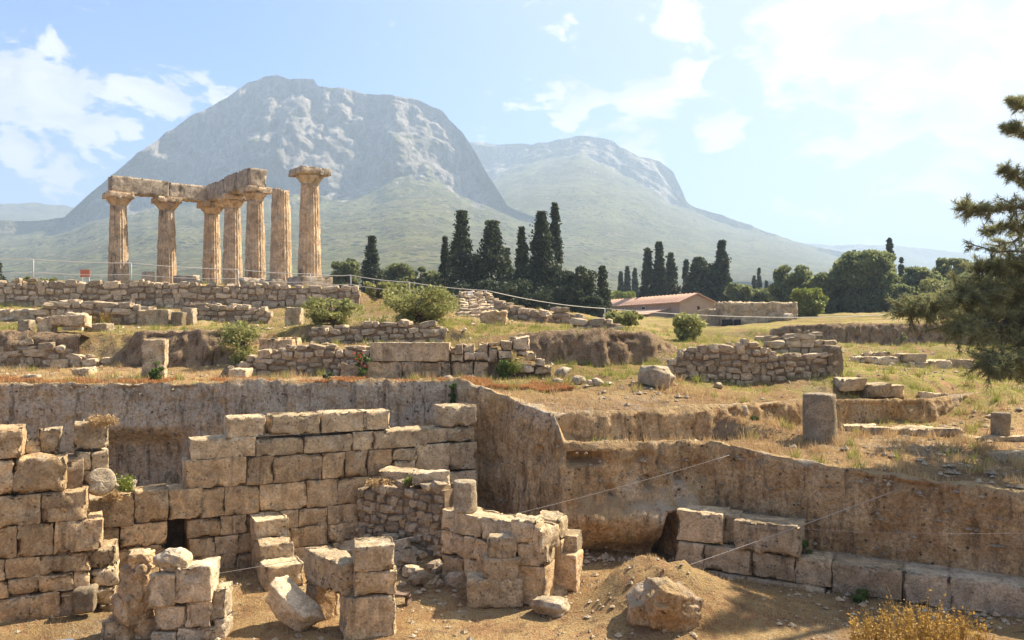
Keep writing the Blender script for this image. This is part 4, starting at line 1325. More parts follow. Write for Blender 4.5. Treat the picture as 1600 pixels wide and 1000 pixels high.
# ---------------------------------------------------------------- rubble walls
def rubble_wall(name, label, A, B, zb, zt, sw, sh, seed, thick=0.45, parent=None, loose=0.25, zend=None, mat=None, cores=True):
    """coursed rubble: every stone of the face its own piece, packed against an earth core. zb, zt: functions of 0..1 along the wall"""
    g = random.Random(seed)
    A, B = np.array(A, float), np.array(B, float)
    t = B - A
    Ln = math.hypot(*t)
    t = t / Ln
    n = np.array((t[1], -t[0]))
    rz = math.atan2(t[1], t[0])
    root = parent or thing(name, label, 'wall', ((A[0] + B[0]) / 2, (A[1] + B[1]) / 2, zb(0.5)))
    # core
    m = max(4, int(Ln / 0.5))
    V, F = [], []
    for i in range(m + 1):
        f = i / m
        p = A + t * Ln * f
        for off, z in ((-0.10, zb(f) - 0.3), (-0.10, zt(f) - sh * 0.35), (-thick, zt(f) - sh * 0.35), (-thick, zb(f) - 0.3)):
            q = p + n * off
            V.append((q[0], q[1], z))
    for i in range(m):
        a = i * 4
        for k in range(4):
            F.append((a + k, a + 4 + k, a + 4 + (k + 1) % 4, a + (k + 1) % 4))
    V = np.array(V) - np.array(WPOS[root])
    F += [(0, 1, 2, 3), (m * 4 + 3, m * 4 + 2, m * 4 + 1, m * 4)]
    link('core', mesh_np('core', V, F, False), M_CORE, root, WPOS[root])
    z = min(zb(f / 10) for f in range(11)) - 0.05
    top = max(zt(f / 10) for f in range(11))
    row, cnt = 0, 0
    while z < top:
        h = sh * g.uniform(0.75, 1.35)
        s = -g.uniform(0, sw)
        while s < Ln:
            w = sw * g.uniform(0.5, 1.2) if g.random() < .8 else sw * g.uniform(1.2, 2.1)
            f = (s + w / 2) / Ln
            hh = h * g.uniform(0.72, 1.2) * (1.5 if g.random() < .10 else 1.0)
            zw = z
            z = z + 0.42 * sh * float(vn(np.array([s * 0.9 / sw * 0.35 + seed * 7, row * 0.23, 3.1])))
            if 0 <= f <= 1 and z + hh * 0.5 > zb(f) and z + hh * 0.62 < zt(f) + sh * 0.35 * g.random():
                p = A + t * (s + w / 2) + n * g.uniform(-0.05, 0.05)
                dp = g.uniform(0.26, 0.36)
                o = link('wall_stone', g.choice(STONES), None, root, (p[0] - n[0] * dp / 2, p[1] - n[1] * dp / 2, z + hh / 2 + g.uniform(-.02, .02)),
                         rot=(g.uniform(-.12, .12), g.uniform(-.22, .22), rz + g.uniform(-.12, .12) + (math.pi if g.random() < .5 else 0)), scale=(w * 1.04, dp, hh * 1.05))
                cnt += 1
            z = zw
            s += w
        z += h * 0.96
        row += 1
    # stones lying on the wall head, behind the face
    s = 0
    while s < Ln:
        w = sw * g.uniform(0.7, 1.6)
        f = min(1, (s + w / 2) / Ln)
        p = A + t * (s + w / 2) - n * thick * g.uniform(0.5, 0.85)
        link('wall_stone', g.choice(STONES), None, root, (p[0], p[1], zt(f) - sh * 0.2), rot=(0, 0, rz + g.uniform(-.5, .5)), scale=(w, w * 0.8, sh * g.uniform(.6, 1)))
        s += w * g.uniform(1.0, 1.9)
    return root


def prof(pts):
    xs, ys = zip(*pts)
    return lambda f: float(np.interp(f, xs, ys))


def line_prof(A, B, dz, pts=None):
    """wall base following the ground"""
    fs = np.linspace(0, 1, 9)
    zs = [tz(A[0] + (B[0] - A[0]) * f, A[1] + (B[1] - A[1]) * f - 0.1) + dz for f in fs]
    return prof(list(zip(fs, zs)))


# temple terrace retaining wall
A, B = (-27.5, 41.75), (-7.7, 41.75)
rubble_wall('retaining_wall', 'long rubble retaining wall along the edge of the temple terrace', A, B, prof([(0, 5.85), (1, 5.75)]), prof([(0, 7.22), (0.4, 7.16), (0.8, 6.98), (1, 6.85)]), 0.46, 0.30, 1, 0.6)
A, B = (-13.6, 34.6), (-10.0, 34.0)
rubble_wall('rubble_wall', 'low rubble wall below the retaining wall, behind the two grey blocks', A, B, line_prof(A, B, -.1), prof([(0, 5.75), (.5, 5.8), (1, 5.5)]), 0.40, 0.24, 2)
A, B = (-19.5, 33.2), (-14.6, 33.4)
rubble_wall('rubble_wall', 'collapsed rubble wall with long flat cap stones on the slope', A, B, line_prof(A, B, -.1), prof([(0, 5.4), (.3, 5.9), (.7, 5.85), (1, 5.6)]), 0.5, 0.28, 3)
A, B = (-7.4, 22.75), (-3.85, 22.55)
rubble_wall('rubble_wall', 'irregular rubble wall on the terrace left of the long slab and red flowers', A, B, line_prof(A, B, -.08), prof([(0, 3.8), (.15, 4.05), (.45, 4.25), (.8, 4.2), (1, 4.2)]), 0.30, 0.17, 4)
A, B = (-6.4, 26.15), (-2.1, 26.15)
rubble_wall('rubble_wall', 'rubble wall carrying the two round bushes', A, B, prof([(0, 4.2), (1, 4.2)]), prof([(0, 4.75), (.4, 4.9), (.7, 4.95), (1, 4.75)]), 0.31, 0.20, 5)
A, B = (4.2, 22.15), (8.85, 22.6)
rubble_wall('rubble_wall', 'freestanding rubble wall with a grey block at its right end on the grass', A, B, line_prof(A, B, -.06), prof([(0, 3.75), (.06, 4.05), (.14, 4.25), (.5, 4.32), (.58, 4.25), (.66, 3.95), (.8, 4.05), (1, 4.0)]), 0.26, 0.165, 6)
q = W(1305, 592, 22.6)
link('end_block', block_mesh('end_block', 0.42, 0.42, 0.92, 4.4, 0.03, 0.02, 0.07, 0.04, 0.07), M_DRUM, bpy.data.objects['rubble_wall.004'], (q.x, q.y + .2, tz(q.x, q.y) + 0.4))
A, B = (1.2, 37.0), (3.2, 36.5)
rubble_wall('rubble_wall', 'ruined rubble wall on the rise before the tiled house', A, B, line_prof(A, B, -.1), prof([(0, 5.3), (.4, 5.7), (1, 5.3)]), 0.42, 0.24, 7)
A, B = (-0.9, 38.3), (1.3, 36.2)
rubble_wall('rubble_wall', 'stony flank wall descending beside the stone steps', A, B, line_prof(A, B, -.1), prof([(0, 6.1), (.5, 5.75), (1, 5.45)]), 0.42, 0.26, 8)
A, B = (11.6, 38.5), (13.9, 38.2)
rubble_wall('rubble_wall', 'short low rubble wall in the far grass before the long earth bank', A, B, line_prof(A, B, -.1), prof([(0, 4.45), (.5, 4.5), (1, 4.6)]), 0.5, 0.24, 9)
A, B = (9.3, 30.6), (12.0, 30.4)
rubble_wall('rubble_wall', 'grey rubble heap wall behind the freestanding rubble wall', A, B, line_prof(A, B, -.1), prof([(0, 4.2), (.5, 4.45), (1, 4.2)]), 0.45, 0.24, 10)
A, B = (-15.9, 24.95), (-12.6, 25.25)
rubble_wall('rubble_wall', 'crumbling rubble wall along the foot of the left earth bank', A, B, line_prof(A, B, -.08), prof([(0, 4.1), (.4, 4.35), (.7, 4.1), (1, 3.8)]), 0.36, 0.22, 12)
A, B = (2.4, 33.2), (4.2, 32.6)
rubble_wall('rubble_wall', 'low tumbled rubble wall on the brow of the grassy embankment', A, B, line_prof(A, B, -.1), prof([(0, 5.05), (.5, 5.2), (1, 4.85)]), 0.40, 0.22, 14)
# rubble wall in the pit
A, B = (-3.22, 17.2), (-1.35, 15.9)
rubble_wall('pit_rubble_wall', 'wall of small dark stones between the ashlar wall and the cross wall', A, B, prof([(0, -0.1), (1, -0.1)]), prof([(0, 1.38), (.5, 1.55), (1, 1.62)]), 0.21, 0.16, 11, 0.9)
# grass-grown earth on top of it
q = PM.pos(PM.s(668), 1.35)
tag(link('capping_slab', block_mesh('capping_slab', 0.72, 0.5, 0.26, 2.2, 0.04, 0.03, 0.06, 0.04, 0.1, 0.04), M_PALE, None, (-1.62, 16.55, 1.74), rz=0.1), 'thick pale slab lying on top of the pit rubble wall', 'slab')
tag(link('capping_slab', block_mesh('capping_slab', 0.9, 0.5, 0.5, 2.9, 0.04, 0.03, 0.08, 0.04, 0.1, 0.04), M_GREYBLOCK, None, (-2.3, 17.3, 1.52), rz=-0.4), 'weathered block behind the pit rubble wall', 'block')

# fallen stones heaped at the foot of the pit rubble wall
g = random.Random(77)
tH = thing('rubble_heap', 'heap of fallen stones at the foot of the pit rubble wall', 'rubble heap', (-2.2, 15.9, 0))
for i in range(110):
    x, y = g.uniform(-3.5, -0.95), g.uniform(15.0, 16.9)
    edge = 17.05 - (x + 3.2) * 0.70
    if y > edge or y < edge - 1.5 + 0.25 * g.random():
        continue
    s = g.uniform(0.10, 0.30) if g.random() < .85 else g.uniform(0.3, 0.5)
    link('fallen_stone', g.choice(STONES), None, tH, (x, y, fz(x, y) + s * 0.2), rot=(g.uniform(-.5, .5), g.uniform(-.5, .5), g.uniform(0, 6)), scale=(s * g.uniform(.9, 1.4), s, s * g.uniform(.55, .9)))

# ---- block wall with the long slab on the upper terrace
PV = Plane((-3.9, 22.35), (1, 0.02))
tV = base_empty('slab_wall', 'terrace wall with one very long grey slab over a course of blocks', 'wall', PV, 670, 3.4)
wall_block(PV, tV, 578, 702, 3.83, 4.34, 0.6, 0.0, M_GREYBLOCK, 0.02, 0.01, 0.04, name='long_slab')
for (a, b_, z0, z1) in [(533, 574, 3.42, 3.80), (574, 627, 3.40, 3.82), (628, 657, 3.40, 3.825), (658, 690, 3.40, 3.82), (690, 705, 3.42, 3.82), (705, 740, 3.42, 3.83), (740, 763, 3.45, 3.82)]:
    wall_block(PV, tV, a, b_, z0 - 0.1, z1, 0.6, RNG.uniform(-.04, .04), M_ASHLAR, 0.04, 0.03, 0.10)
for (a, b_, z0, z1) in [(703, 712, 4.02, 4.22), (711, 723, 4.06, 4.3), (724, 742, 4.06, 4.3), (706, 724, 3.84, 4.03), (726, 742, 3.84, 4.06), (743, 762, 3.83, 4.08), (748, 762, 4.09, 4.30), (763, 778, 3.8, 4.2), (763, 782, 4.22, 4.33), (782, 800, 4.12, 4.38), (800, 826, 4.14, 4.5),
                        (778, 800, 3.9, 4.12), (806, 822, 3.95, 4.12), (822, 836, 3.85, 4.08), (806, 835, 3.55, 3.74), (836, 862, 3.5, 3.72), (836, 850, 3.72, 3.9), (788, 804, 3.45, 3.66)]:
    wall_block(PV, tV, a, b_, z0, z1, 0.4, RNG.uniform(-.06, .06), M_RUBBLE if RNG.random() < .5 else M_GREYBLOCK, 0.06, 0.05, 0.10, res=0.09)
core_or_screen_box(PV, tV, 580, 800, 3.2, 4.1, 0.4, 0.2)
core_or_screen_box(PV, tV, 790, 862, 3.2, 3.7, 0.4, 0.2)
# stone pier and steps at the wall's left end
for i, (px, py, d, sx, sz, lab) in enumerate([(372, 592, 22.0, .5, .34, 'low block ending the rubble wall'), (431, 547, 24.6, .50, .62, 'squared buff block standing on the slope by the small bush'), (412, 545, 24.5, .32, .72, 'narrow buff block beside the squared one'),
                                              (454, 528, 25.0, .45, .36, 'flat block on the slope behind the rubble wall'), (492, 545, 23.6, .55, .20, 'pale flat stone lying behind the rubble wall'), (440, 560, 23.6, .6, .4, 'rough block below the squared buff block')]):
    ground_block(px, py, d, sx, 0.4, sz, lab, mat=M_ASHLAR if i else M_GREYBLOCK, rz=RNG.uniform(-.2, .2))
ground_block(352, 584, 22.3, .22, .2, .42, 'small tilted stone leaning by the low block', tilt=(0, 0.5), mat=M_DRUM)
ground_block(457, 494, 30.5, .6, .5, .75, 'grey block standing above the rubble wall by the round bush', mat=M_GREYBLOCK)
# grey blocks in front of the temple terrace
ground_block(239, 513, 32.5, 1.2, .7, .72, 'big squared grey block before the temple terrace', mat=M_GREYBLOCK, rz=0.05)
ground_block(275, 514, 32.3, .45, .5, .62, 'smaller grey block leaning beside the big squared one', mat=M_DRUM, tilt=(0, .1))
ground_block(291, 510, 33.0, .5, .5, .72, 'pale block behind the leaning grey one', mat=M_PALE)
ground_block(150, 502, 34.2, .9, .6, .5, 'wide pale block half sunk on the slope', mat=M_PALE, rz=-.1)
ground_block(192, 503, 34.5, .55, .5, .7, 'upright pale block on the slope by the wide pale one', mat=M_PALE, rz=-.1)
ground_block(103, 540, 26.0, 1.1, .5, .36, 'long grey stone bridging the gap in the earth bank', mat=M_GREYBLOCK, rz=.05, zoff=.25)
ground_block(112, 520, 27.2, .62, .5, .62, 'rough brown stone above the gap in the earth bank', mat=M_RUBBLE, erode=.1)
ground_block(69, 530, 26.0, .45, .4, .5, 'rounded grey stone on the edge of the earth bank', mat=M_GREYBLOCK, erode=.1)
ground_block(36, 528, 26.0, .34, .4, .42, 'upright dark stone on top of the crumbling wall', mat=M_DRUM)
ground_block(150, 520, 27.4, .7, .5, .34, 'low flat stone on the brow of the earth bank', mat=M_RUBBLE, erode=.1)
ground_block(15, 498, 35, 1.6, .8, .5, 'pale weathered outcrop on the slope under the retaining wall', 'outcrop', mat=M_PALE, erode=.15, chip=.3, cat='rock')
ground_block(125, 572, 23.2, .5, .4, .24, 'flat grey stone on the dry terrace', mat=M_GREYBLOCK, erode=.08)
ground_block(46, 592, 21.0, .3, .3, .2, 'little grey stone near the terrace rim', mat=M_PALE, erode=.08)
ground_block(771, 517, 31, 0.95, .6, .52, 'rounded buff boulder by the stone steps', 'boulder', mat=M_ASHLAR, erode=.15, chip=.25, cat='boulder')
# masonry base in the western grass
tB = thing('stone_platform', 'low platform of long blocks in two courses on the green field', 'platform', W(1420, 585, 28))
PB = Plane(W(1345, 580, 28.5).to_2d(), (1, -0.03))
for (a, b_, y0, y1, pr, dp) in [(1344, 1408, 557, 569, 0, .9), (1408, 1448, 553, 568, 0, .8), (1323, 1358, 569, 578, .1, .6), (1358, 1388, 569, 580, .05, .5), (1388, 1418, 567, 581, .1, .7), (1418, 1449, 566, 581, .12, .7), (1449, 1486, 563, 580, .12, .8),
                            (1395, 1450, 580, 588, .6, .5), (1450, 1512, 580, 588, .6, .5), (1486, 1530, 562, 578, -.2, .6), (1360, 1400, 551, 557, -.4, .5)]:
    z0, z1 = PB.z((a + b_) / 2, y1), PB.z((a + b_) / 2, y0)
    wall_block(PB, tB, a, b_, z0 - (0.08 if y1 > 577 else 0), z1, dp, pr, M_GREYBLOCK, 0.05, 0.03, 0.1, res=0.12)

# ---- stone steps by the big bush
tP = thing('stone_steps', 'flight of worn pale stone steps climbing to the temple terrace', 'steps', (-1.5, 37, 5.2))
for i in range(11):
    f = i / 10
    y = 36.2 + 6.0 * f
    z = 5.12 + 1.45 * f
    x0, x1 = -2.35 - 0.35 * f, -0.15 - 0.95 * f
    k = 4
    for j in range(k):
        a, b_ = x0 + (x1 - x0) * j / k, x0 + (x1 - x0) * (j + 1) / k
        link('step', block_mesh('step', (b_ - a) * RNG.uniform(.85, 1.05), .62, .26, None, .08, .06, .12, .04, .2), M_RUBBLE, tP, ((a + b_) / 2, y + .3 + RNG.uniform(-.08, .08), z + RNG.uniform(-.03, .03)), rz=RNG.uniform(-.1, .1))
# ---------------------------------------------------------------- the temple
def shaft_mesh(name, r0, r1, h, seed, broken=0.0, flutes=20, erode=0.045):
    na = flutes * 6
    nz = 34
    an = np.arange(na) / na * 2 * math.pi
    zs = np.linspace(0, h, nz)
    V = np.zeros((na, nz, 3))
    for j, z in enumerate(zs):
        f = z / h
        r = r0 + (r1 - r0) * f + 0.02 * math.sin(f * math.pi)
        k = 1 - 0.075 * np.abs(np.sin(an * flutes / 2)) ** 0.8
        V[:, j] = np.stack([r * k * np.cos(an), r * k * np.sin(an), np.full(na, z)], -1)
    P = V + seed
    rad = V * np.array([1, 1, 0])
    rad /= np.linalg.norm(rad, axis=-1)[..., None]
    wear = np.clip(fbm(P * np.array([.8, .8, .45]), 3) + 0.15, 0, 1)
    dsp = erode * (fbm(P * 1.6, 3) + 0.6 * fbm(P * 5, 3)) - 0.10 * np.clip(fbm(P * 1.9 + 60, 3) * 3 - 1.15, 0, 1) - 0.03 * wear
    V = V + rad * dsp[..., None]
    if broken:
        V[..., 2] = np.minimum(V[..., 2], h - broken * np.clip(fbm(np.stack([V[..., 0], V[..., 1], 0 * V[..., 0]], -1) * 1.3 + seed, 3) + V[..., 0] * 0.9 + 0.1, 0, 1))
    F = grid_faces(na, nz)
    last = (na - 1) * nz
    j = np.arange(nz - 1)
    Fw = np.stack([last + j, j, j + 1, last + j + 1], 1)
    n = na * nz
    Vt = np.concatenate([V.reshape(-1, 3), [[0, 0, V[:, -1, 2].mean()], [0, 0, 0]]])
    i = np.arange(na)
    cap = np.stack([i * nz + nz - 1, ((i + 1) % na) * nz + nz - 1, np.full(na, n), np.full(na, n)], 1)
    me = bpy.data.meshes.new(name)
    faces = [tuple(f) for f in np.concatenate([F, Fw])] + [tuple(c[:3]) for c in cap]
    me.from_pydata([tuple(v) for v in Vt], [], faces)
    me.validate()
    me.polygons.foreach_set('use_smooth', np.ones(len(me.polygons), bool))
    return me


def capital_mesh(name, r1, seed, worn=0.05, ab=0.95):
    """Doric capital: flaring round cushion below a square slab; base of it at z = 0"""
    prof_ = [(r1 * 0.98, -0.04), (r1 * 1.0, 0.03), (r1 * 1.10, 0.12), (r1 * 1.32, 0.30), (r1 * 1.52, 0.44), (r1 * 1.58, 0.52), (r1 * 1.54, 0.57), (r1 * 1.0, 0.575)]
    na = 64
    an = np.arange(na) / na * 2 * math.pi
    V = np.zeros((na, len(prof_), 3))
    for j, (r, z) in enumerate(prof_):
        V[:, j] = np.stack([r * np.cos(an), r * np.sin(an), np.full(na, z)], -1)
    P = V + seed
    rad = V * np.array([1, 1, 0])
    rad /= np.linalg.norm(rad, axis=-1)[..., None]
    V = V + rad * (worn * (fbm(P * 1.5, 3) - 0.3) - worn * 2 * np.clip(fbm(P * 1.3 + 7, 2) * 2 - 0.6, 0, 1))[..., None]
    F = grid_faces(na, len(prof_))
    last = (na - 1) * len(prof_)
    j = np.arange(len(prof_) - 1)
    Fw = np.stack([last + j, j, j + 1, last + j + 1], 1)
    v1, f1 = V.reshape(-1, 3), np.concatenate([F, Fw])
    b = block_mesh('abacus', 2 * ab * 0.98, 2 * ab * 0.98, 0.46, seed, worn * 0.7, 0.02, 0.16, 0.05, worn * 3.2)
    n2 = len(b.vertices)
    co = np.zeros(n2 * 3, np.float32)
    b.vertices.foreach_get('co', co)
    v2 = co.reshape(-1, 3) + np.array([0, 0, 0.575 + 0.22])
    f2 = np.array([list(p.vertices) for p in b.polygons]) + len(v1)
    bpy.data.meshes.remove(b)
    return mesh_np(name, np.concatenate([v1, v2]), np.concatenate([f1, f2]))


ZT = 8.33                                              # stylobate level
COLS = {}
C7 = Vector(((484 - 800) / 23.1, FOC / 23.1, ZT))
d3 = 70.5
C3 = Vector(((331 - 800) / FOC * d3, d3, ZT))
e1 = (C7 - C3)
bay = e1.length / 4
e1.normalize()
e2 = Vector((-e1.y * -1, e1.x * -1, 0))                # perpendicular, towards the left and nearer
e2 = Vector((e1.y, -e1.x, 0))
if e2.x > 0:
    e2 = -e2
cols = {3: C3, 4: C3 + e1 * bay, 5: C3 + e1 * bay * 2, 6: C3 + e1 * bay * 3, 7: C7, 2: C3 + e2 * bay * 0.80, 1: C3 + e2 * bay * 1.60}
ztop = EYE + (HOR - 265) / 23.1                        # top of the capitals
HC = ztop - ZT
tT1 = thing('temple_ruin', 'ruined temple of seven fluted columns carrying weathered beams before the mountain', 'temple', (C3.x, C3.y, ZT))
r0, r1 = 0.79, 0.60
hs = HC - 1.03
for i, c in cols.items():
    full = i != 6
    h = hs if full else hs + 0.30
    sc = 1.0
    col = link('column', shaft_mesh('column', r0, r1, h, i * 7.7, broken=0.0 if full else 0.5), M_TEMPLE, tT1, (c.x, c.y, ZT))
    if full:
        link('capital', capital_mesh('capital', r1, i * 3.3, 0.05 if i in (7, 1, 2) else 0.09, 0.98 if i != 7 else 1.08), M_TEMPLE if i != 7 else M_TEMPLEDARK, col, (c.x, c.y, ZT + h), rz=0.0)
        col.children[0].rotation_euler[2] = math.atan2(e1.y, e1.x)
    else:
        col['label'] = 'broken column without a capital'
    # stylobate block under the column
    link('stylobate_block', block_mesh('stylobate_block', 2.3, 2.3, 1.3, i * 1.1, 0.06, 0.05, 0.25, 0.05, 0.2), M_TEMPLEDARK, tT1, (c.x, c.y, ZT - 0.64), rz=math.atan2(e1.y, e1.x))


def beam(a, b_, z, h, w, ext0, ext1, name, ramp=0.0):
    d = (b_ - a)
    L = d.length
    d.normalize()
    a2, b2 = a - d * ext0, b_ + d * ext1
    m = (a2 + b2) / 2
    me = block_mesh(name, (b2 - a2).length - 0.03, w, h, None, 0.09, 0.04, 0.22, 0.07, 0.22, 0.10)
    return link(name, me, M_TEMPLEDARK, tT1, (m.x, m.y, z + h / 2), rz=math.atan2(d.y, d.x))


beam(cols[1], cols[2], ztop - 0.02, 1.32, 1.35, 0.62, 0.0, 'architrave_beam')
beam(cols[2], cols[3], ztop - 0.02, 1.26, 1.35, 0.0, 0.62, 'architrave_beam')
beam(cols[3] + e1 * 0.72, cols[4], ztop - 0.02, 1.30, 1.4, 0.0, 0.0, 'architrave_beam')
beam(cols[4], cols[5], ztop - 0.02, 1.46, 1.4, 0.0, 0.55, 'architrave_beam')
# fallen pieces round the temple
for i, (px, py, d, sx, sz, lab) in enumerate([(292, 446, 60, 1.6, .7, 'low grey block between the temple columns'), (232, 444, 64, .9, 1.0, 'pale fallen stone between the first two columns'), (394, 452, 55.5, 1.4, .75, 'dark rounded block at the foot of the near columns'),
                                           (310, 450, 57, 2.2, .5, 'long low stone before the corner column')]):
    q = W(px, py, d)
    zg = tz(q.x, q.y)
    hh = q.z + sz - zg
    tag(link('fallen_block', block_mesh('fallen_block', sx, 0.9, hh + .2, None, 0.1, 0.06, 0.15, 0.15, 0.3), M_TEMPLEDARK, None, (q.x, q.y, zg + hh / 2 - 0.1), rz=0.3 * i), lab, 'stone')


# ---------------------------------------------------------------- cables, ropes, fence
def tube(name, pts, r, mat, parent=None, seg=6):
    pts = [Vector(p) for p in pts]
    o0 = WPOS[parent] if parent is not None else Vector((0, 0, 0))
    V, F = [], []
    for i, p in enumerate(pts):
        t = (pts[min(i + 1, len(pts) - 1)] - pts[max(i - 1, 0)]).normalized()
        up = Vector((0, 0, 1)) if abs(t.z) < 0.9 else Vector((1, 0, 0))
        a = t.cross(up).normalized()
        b = a.cross(t)
        for k in range(seg):
            an = 2 * math.pi * k / seg
            rr = r[i] if isinstance(r, (list, tuple)) else r
            V.append(p - o0 + a * math.cos(an) * rr + b * math.sin(an) * rr)
    for i in range(len(pts) - 1):
        for k in range(seg):
            F.append((i * seg + k, i * seg + (k + 1) % seg, (i + 1) * seg + (k + 1) % seg, (i + 1) * seg + k))
    V0 = len(V)
    F.append(tuple(range(seg))[::-1])
    F.append(tuple(range(V0 - seg, V0)))
    me = bpy.data.meshes.new(name)
    me.from_pydata([tuple(v) for v in V], [], F)
    me.polygons.foreach_set('use_smooth', np.ones(len(me.polygons), bool))
    return link(name, me, mat, parent, o0)


def sag(a, b, s, n=14):
    a, b = Vector(a), Vector(b)
    return [a.lerp(b, i / n) - Vector((0, 0, s * 4 * (i / n) * (1 - i / n))) for i in range(n + 1)]


fpts = [(-60, 401, 447, 43.4), (52, 405, 446, 43.4), (205, 411, 446, 43.3), (372, 421, 449, 43.2), (485, 428, 452, 43.2), (548, 430, 457, 43.1), (572, 441, 457, 44.5), (640, 441, 466, 42.4), (760, 454, 471, 42.0)]
tF = thing('rope_fence', 'light rope fence with thin posts along the temple terrace', 'fence', W(300, 446, 43.3))
tops_ = []
for (px, yt, yb, d) in fpts:
    a, b_ = W(px, yb + 4, d), W(px, yt, d)
    tube('post', [a, b_], 0.030, M_POST, tF)
    tops_.append((a, b_))
idx = [0, 1, 2, 3, 4, 5, 7, 8]
for i, j in zip(idx[:-1], idx[1:]):
    tube('rope', sag(tops_[i][1], tops_[j][1], 0.06), 0.018, M_ROPE, tF, 5)
    lo = lambda q: q[0].lerp(q[1], 0.55)
    tube('rope', sag(lo(tops_[i]), lo(tops_[j]), 0.08), 0.014, M_ROPE, tF, 5)
# its continuation down the slope
tF2 = thing('rope_fence', 'single slack rope running from the steps across the far field', 'fence', W(945, 500, 46))
a0 = W(760, 454, 42)
a1, a2 = W(945, 482, 47), W(1395, 491, 58)
for p, dz in ((a1, 1.0), (a2, 1.2)):
    tube('post', [p - Vector((0, 0, dz)), p], 0.03, M_POST, tF2)
tube('rope', sag(a0 + Vector((0.05, 0, 0)), a1, 0.15), 0.018, M_ROPE, tF2, 5)
tube('rope', sag(a1, a2, 0.35), 0.020, M_ROPE, tF2, 5)
# cables strung across the pit
c1a, c1b = W(70, 935, 13.35), W(1140, 711, 16.3)
tag(tube('steel_cable', sag(c1a, c1b, 0.28, 40), 0.0042, M_CABLE), 'thin cable strung across the pit from the ruined wall to the promontory', 'cable')
c2a, c2b = W(1062, 888, 13.9), W(1425, 757, 14.9)
tag(tube('steel_cable', sag(c2a, c2b, 0.02, 20), 0.0065, M_CABLE), 'taut pale cable rising from the earth mound to the right rim', 'cable')
c3a, c3b = W(1252, 826, 14.75), W(1640, 832, 12.95)
tag(tube('steel_cable', sag(c3a, c3b, 0.05, 20), 0.0032, M_CABLE), 'thin level cable along the shaded cut face', 'cable')

# signs
def panel(name, label, cat, loc, w, h, mat, rx=0.0, rz=0.0, post=0.8, frame=None, legs=True):
    root = thing(name, label, cat, loc)
    loc = Vector(loc)
    bd = link('board', block_mesh('board', w, 0.03, h, 1.0, 0.0, 0.0, 0.3, 0.008, 0.0), mat, root, loc, rot=(rx, 0, rz))
    if frame is not None:
        link('frame', block_mesh('frame', w * 1.16, 0.025, h * 1.22, 1.0, 0.0, 0.0, 0.3, 0.008, 0.0), frame, root, loc + Vector((0, 0.028, -0.004)), rot=(rx, 0, rz))
    if legs:
        for s in (-1, 1):
            x = s * w * 0.35
            tube('leg', [loc + Vector((x, 0.06, -0.03)), loc + Vector((x, 0.09, -post))], 0.02, M_POST, root)
    return root


panel('warning_sign', 'small orange sign on the fence left of the temple', 'sign', W(133, 427, 45), 0.52, 0.40, M_ORANGE, post=1.2)
panel('notice_board', 'small white notice on the fence at the head of the steps', 'sign', W(735, 460, 42), 0.24, 0.28, M_WHITE, post=0.7)
q = W(80, 1012, 11.9)
panel('information_panel', 'low tilted information panel with white border on the pit floor', 'sign', (q.x, q.y, q.z - 0.05), 0.44, 0.30, M_PURPLE, rx=math.radians(-62), rz=0.35, post=0.30, frame=M_WHITE)
# low wooden trestle behind the pier
tW = thing('wooden_trestle', 'low dark wooden trestle on the pit floor beside the pier', 'trestle', Wz(622, 955, 0.0))
q = Wz(620, 950, 0.0)
link('plank', block_mesh('plank', 0.42, 0.2, 0.05, 2.0, .004, .004, .1, .008, .01), M_WOOD, tW, (q.x, q.y + .2, .17), rz=-.25)
for s in (-1, 1):
    link('leg', block_mesh('leg', 0.05, 0.2, 0.18, 2.0, .004, .004, .1, .008, .01), M_WOOD, tW, (q.x + s * .17, q.y + .2 - s * .04, .07), rz=-.25)

# ---------------------------------------------------------------- house and fountain rock
def poly_obj(name, V, F, mat, parent, loc):
    me = bpy.data.meshes.new(name)
    me.from_pydata([tuple(v) for v in V], [], F)
    return link(name, me, mat, parent, loc)


hb = W(1089, 505, 100)
hz = hb.z - 1.5
hd = Vector((149 * 122 / FOC, 122, 0)) - Vector((289 * 100 / FOC, 100, 0))
HL = hd.length
hd.normalize()
hw = Vector((hd.y, -hd.x, 0))
if hw.x < 0:
    hw = -hw
tHs = thing('tiled_house', 'long low house with a pink tiled roof and bare gable', 'house', (hb.x, hb.y, hz))
z_e, z_r = EYE + (HOR - 472) / FOC * 100, EYE + (HOR - 459.5) / FOC * 100
wid = 2.4


def hp(l, w, z):
    return hd * l + hw * w + Vector((0, 0, z - hz))


V = [hp(0, -wid, hz), hp(0, wid, hz), hp(0, wid, z_e), hp(0, 0, z_r - .1), hp(0, -wid, z_e), hp(HL, -wid, hz), hp(HL, wid, hz), hp(HL, wid, z_e), hp(HL, 0, z_r - .1), hp(HL, -wid, z_e)]
poly_obj('wall', V, [(0, 1, 2, 3, 4), (9, 8, 7, 6, 5), (0, 4, 9, 5), (1, 6, 7, 2)], M_HOUSE, tHs, WPOS[tHs])


def slab(name, a, b_, c, d, th, mat, parent):
    n = (b_ - a).cross(d - a).normalized() * th
    if n.z < 0:
        n = -n
    V = [a, b_, c, d, a + n, b_ + n, c + n, d + n]
    return poly_obj(name, V, [(3, 2, 1, 0), (4, 5, 6, 7), (0, 1, 5, 4), (1, 2, 6, 5), (2, 3, 7, 6), (3, 0, 4, 7)], mat, parent, WPOS[parent])


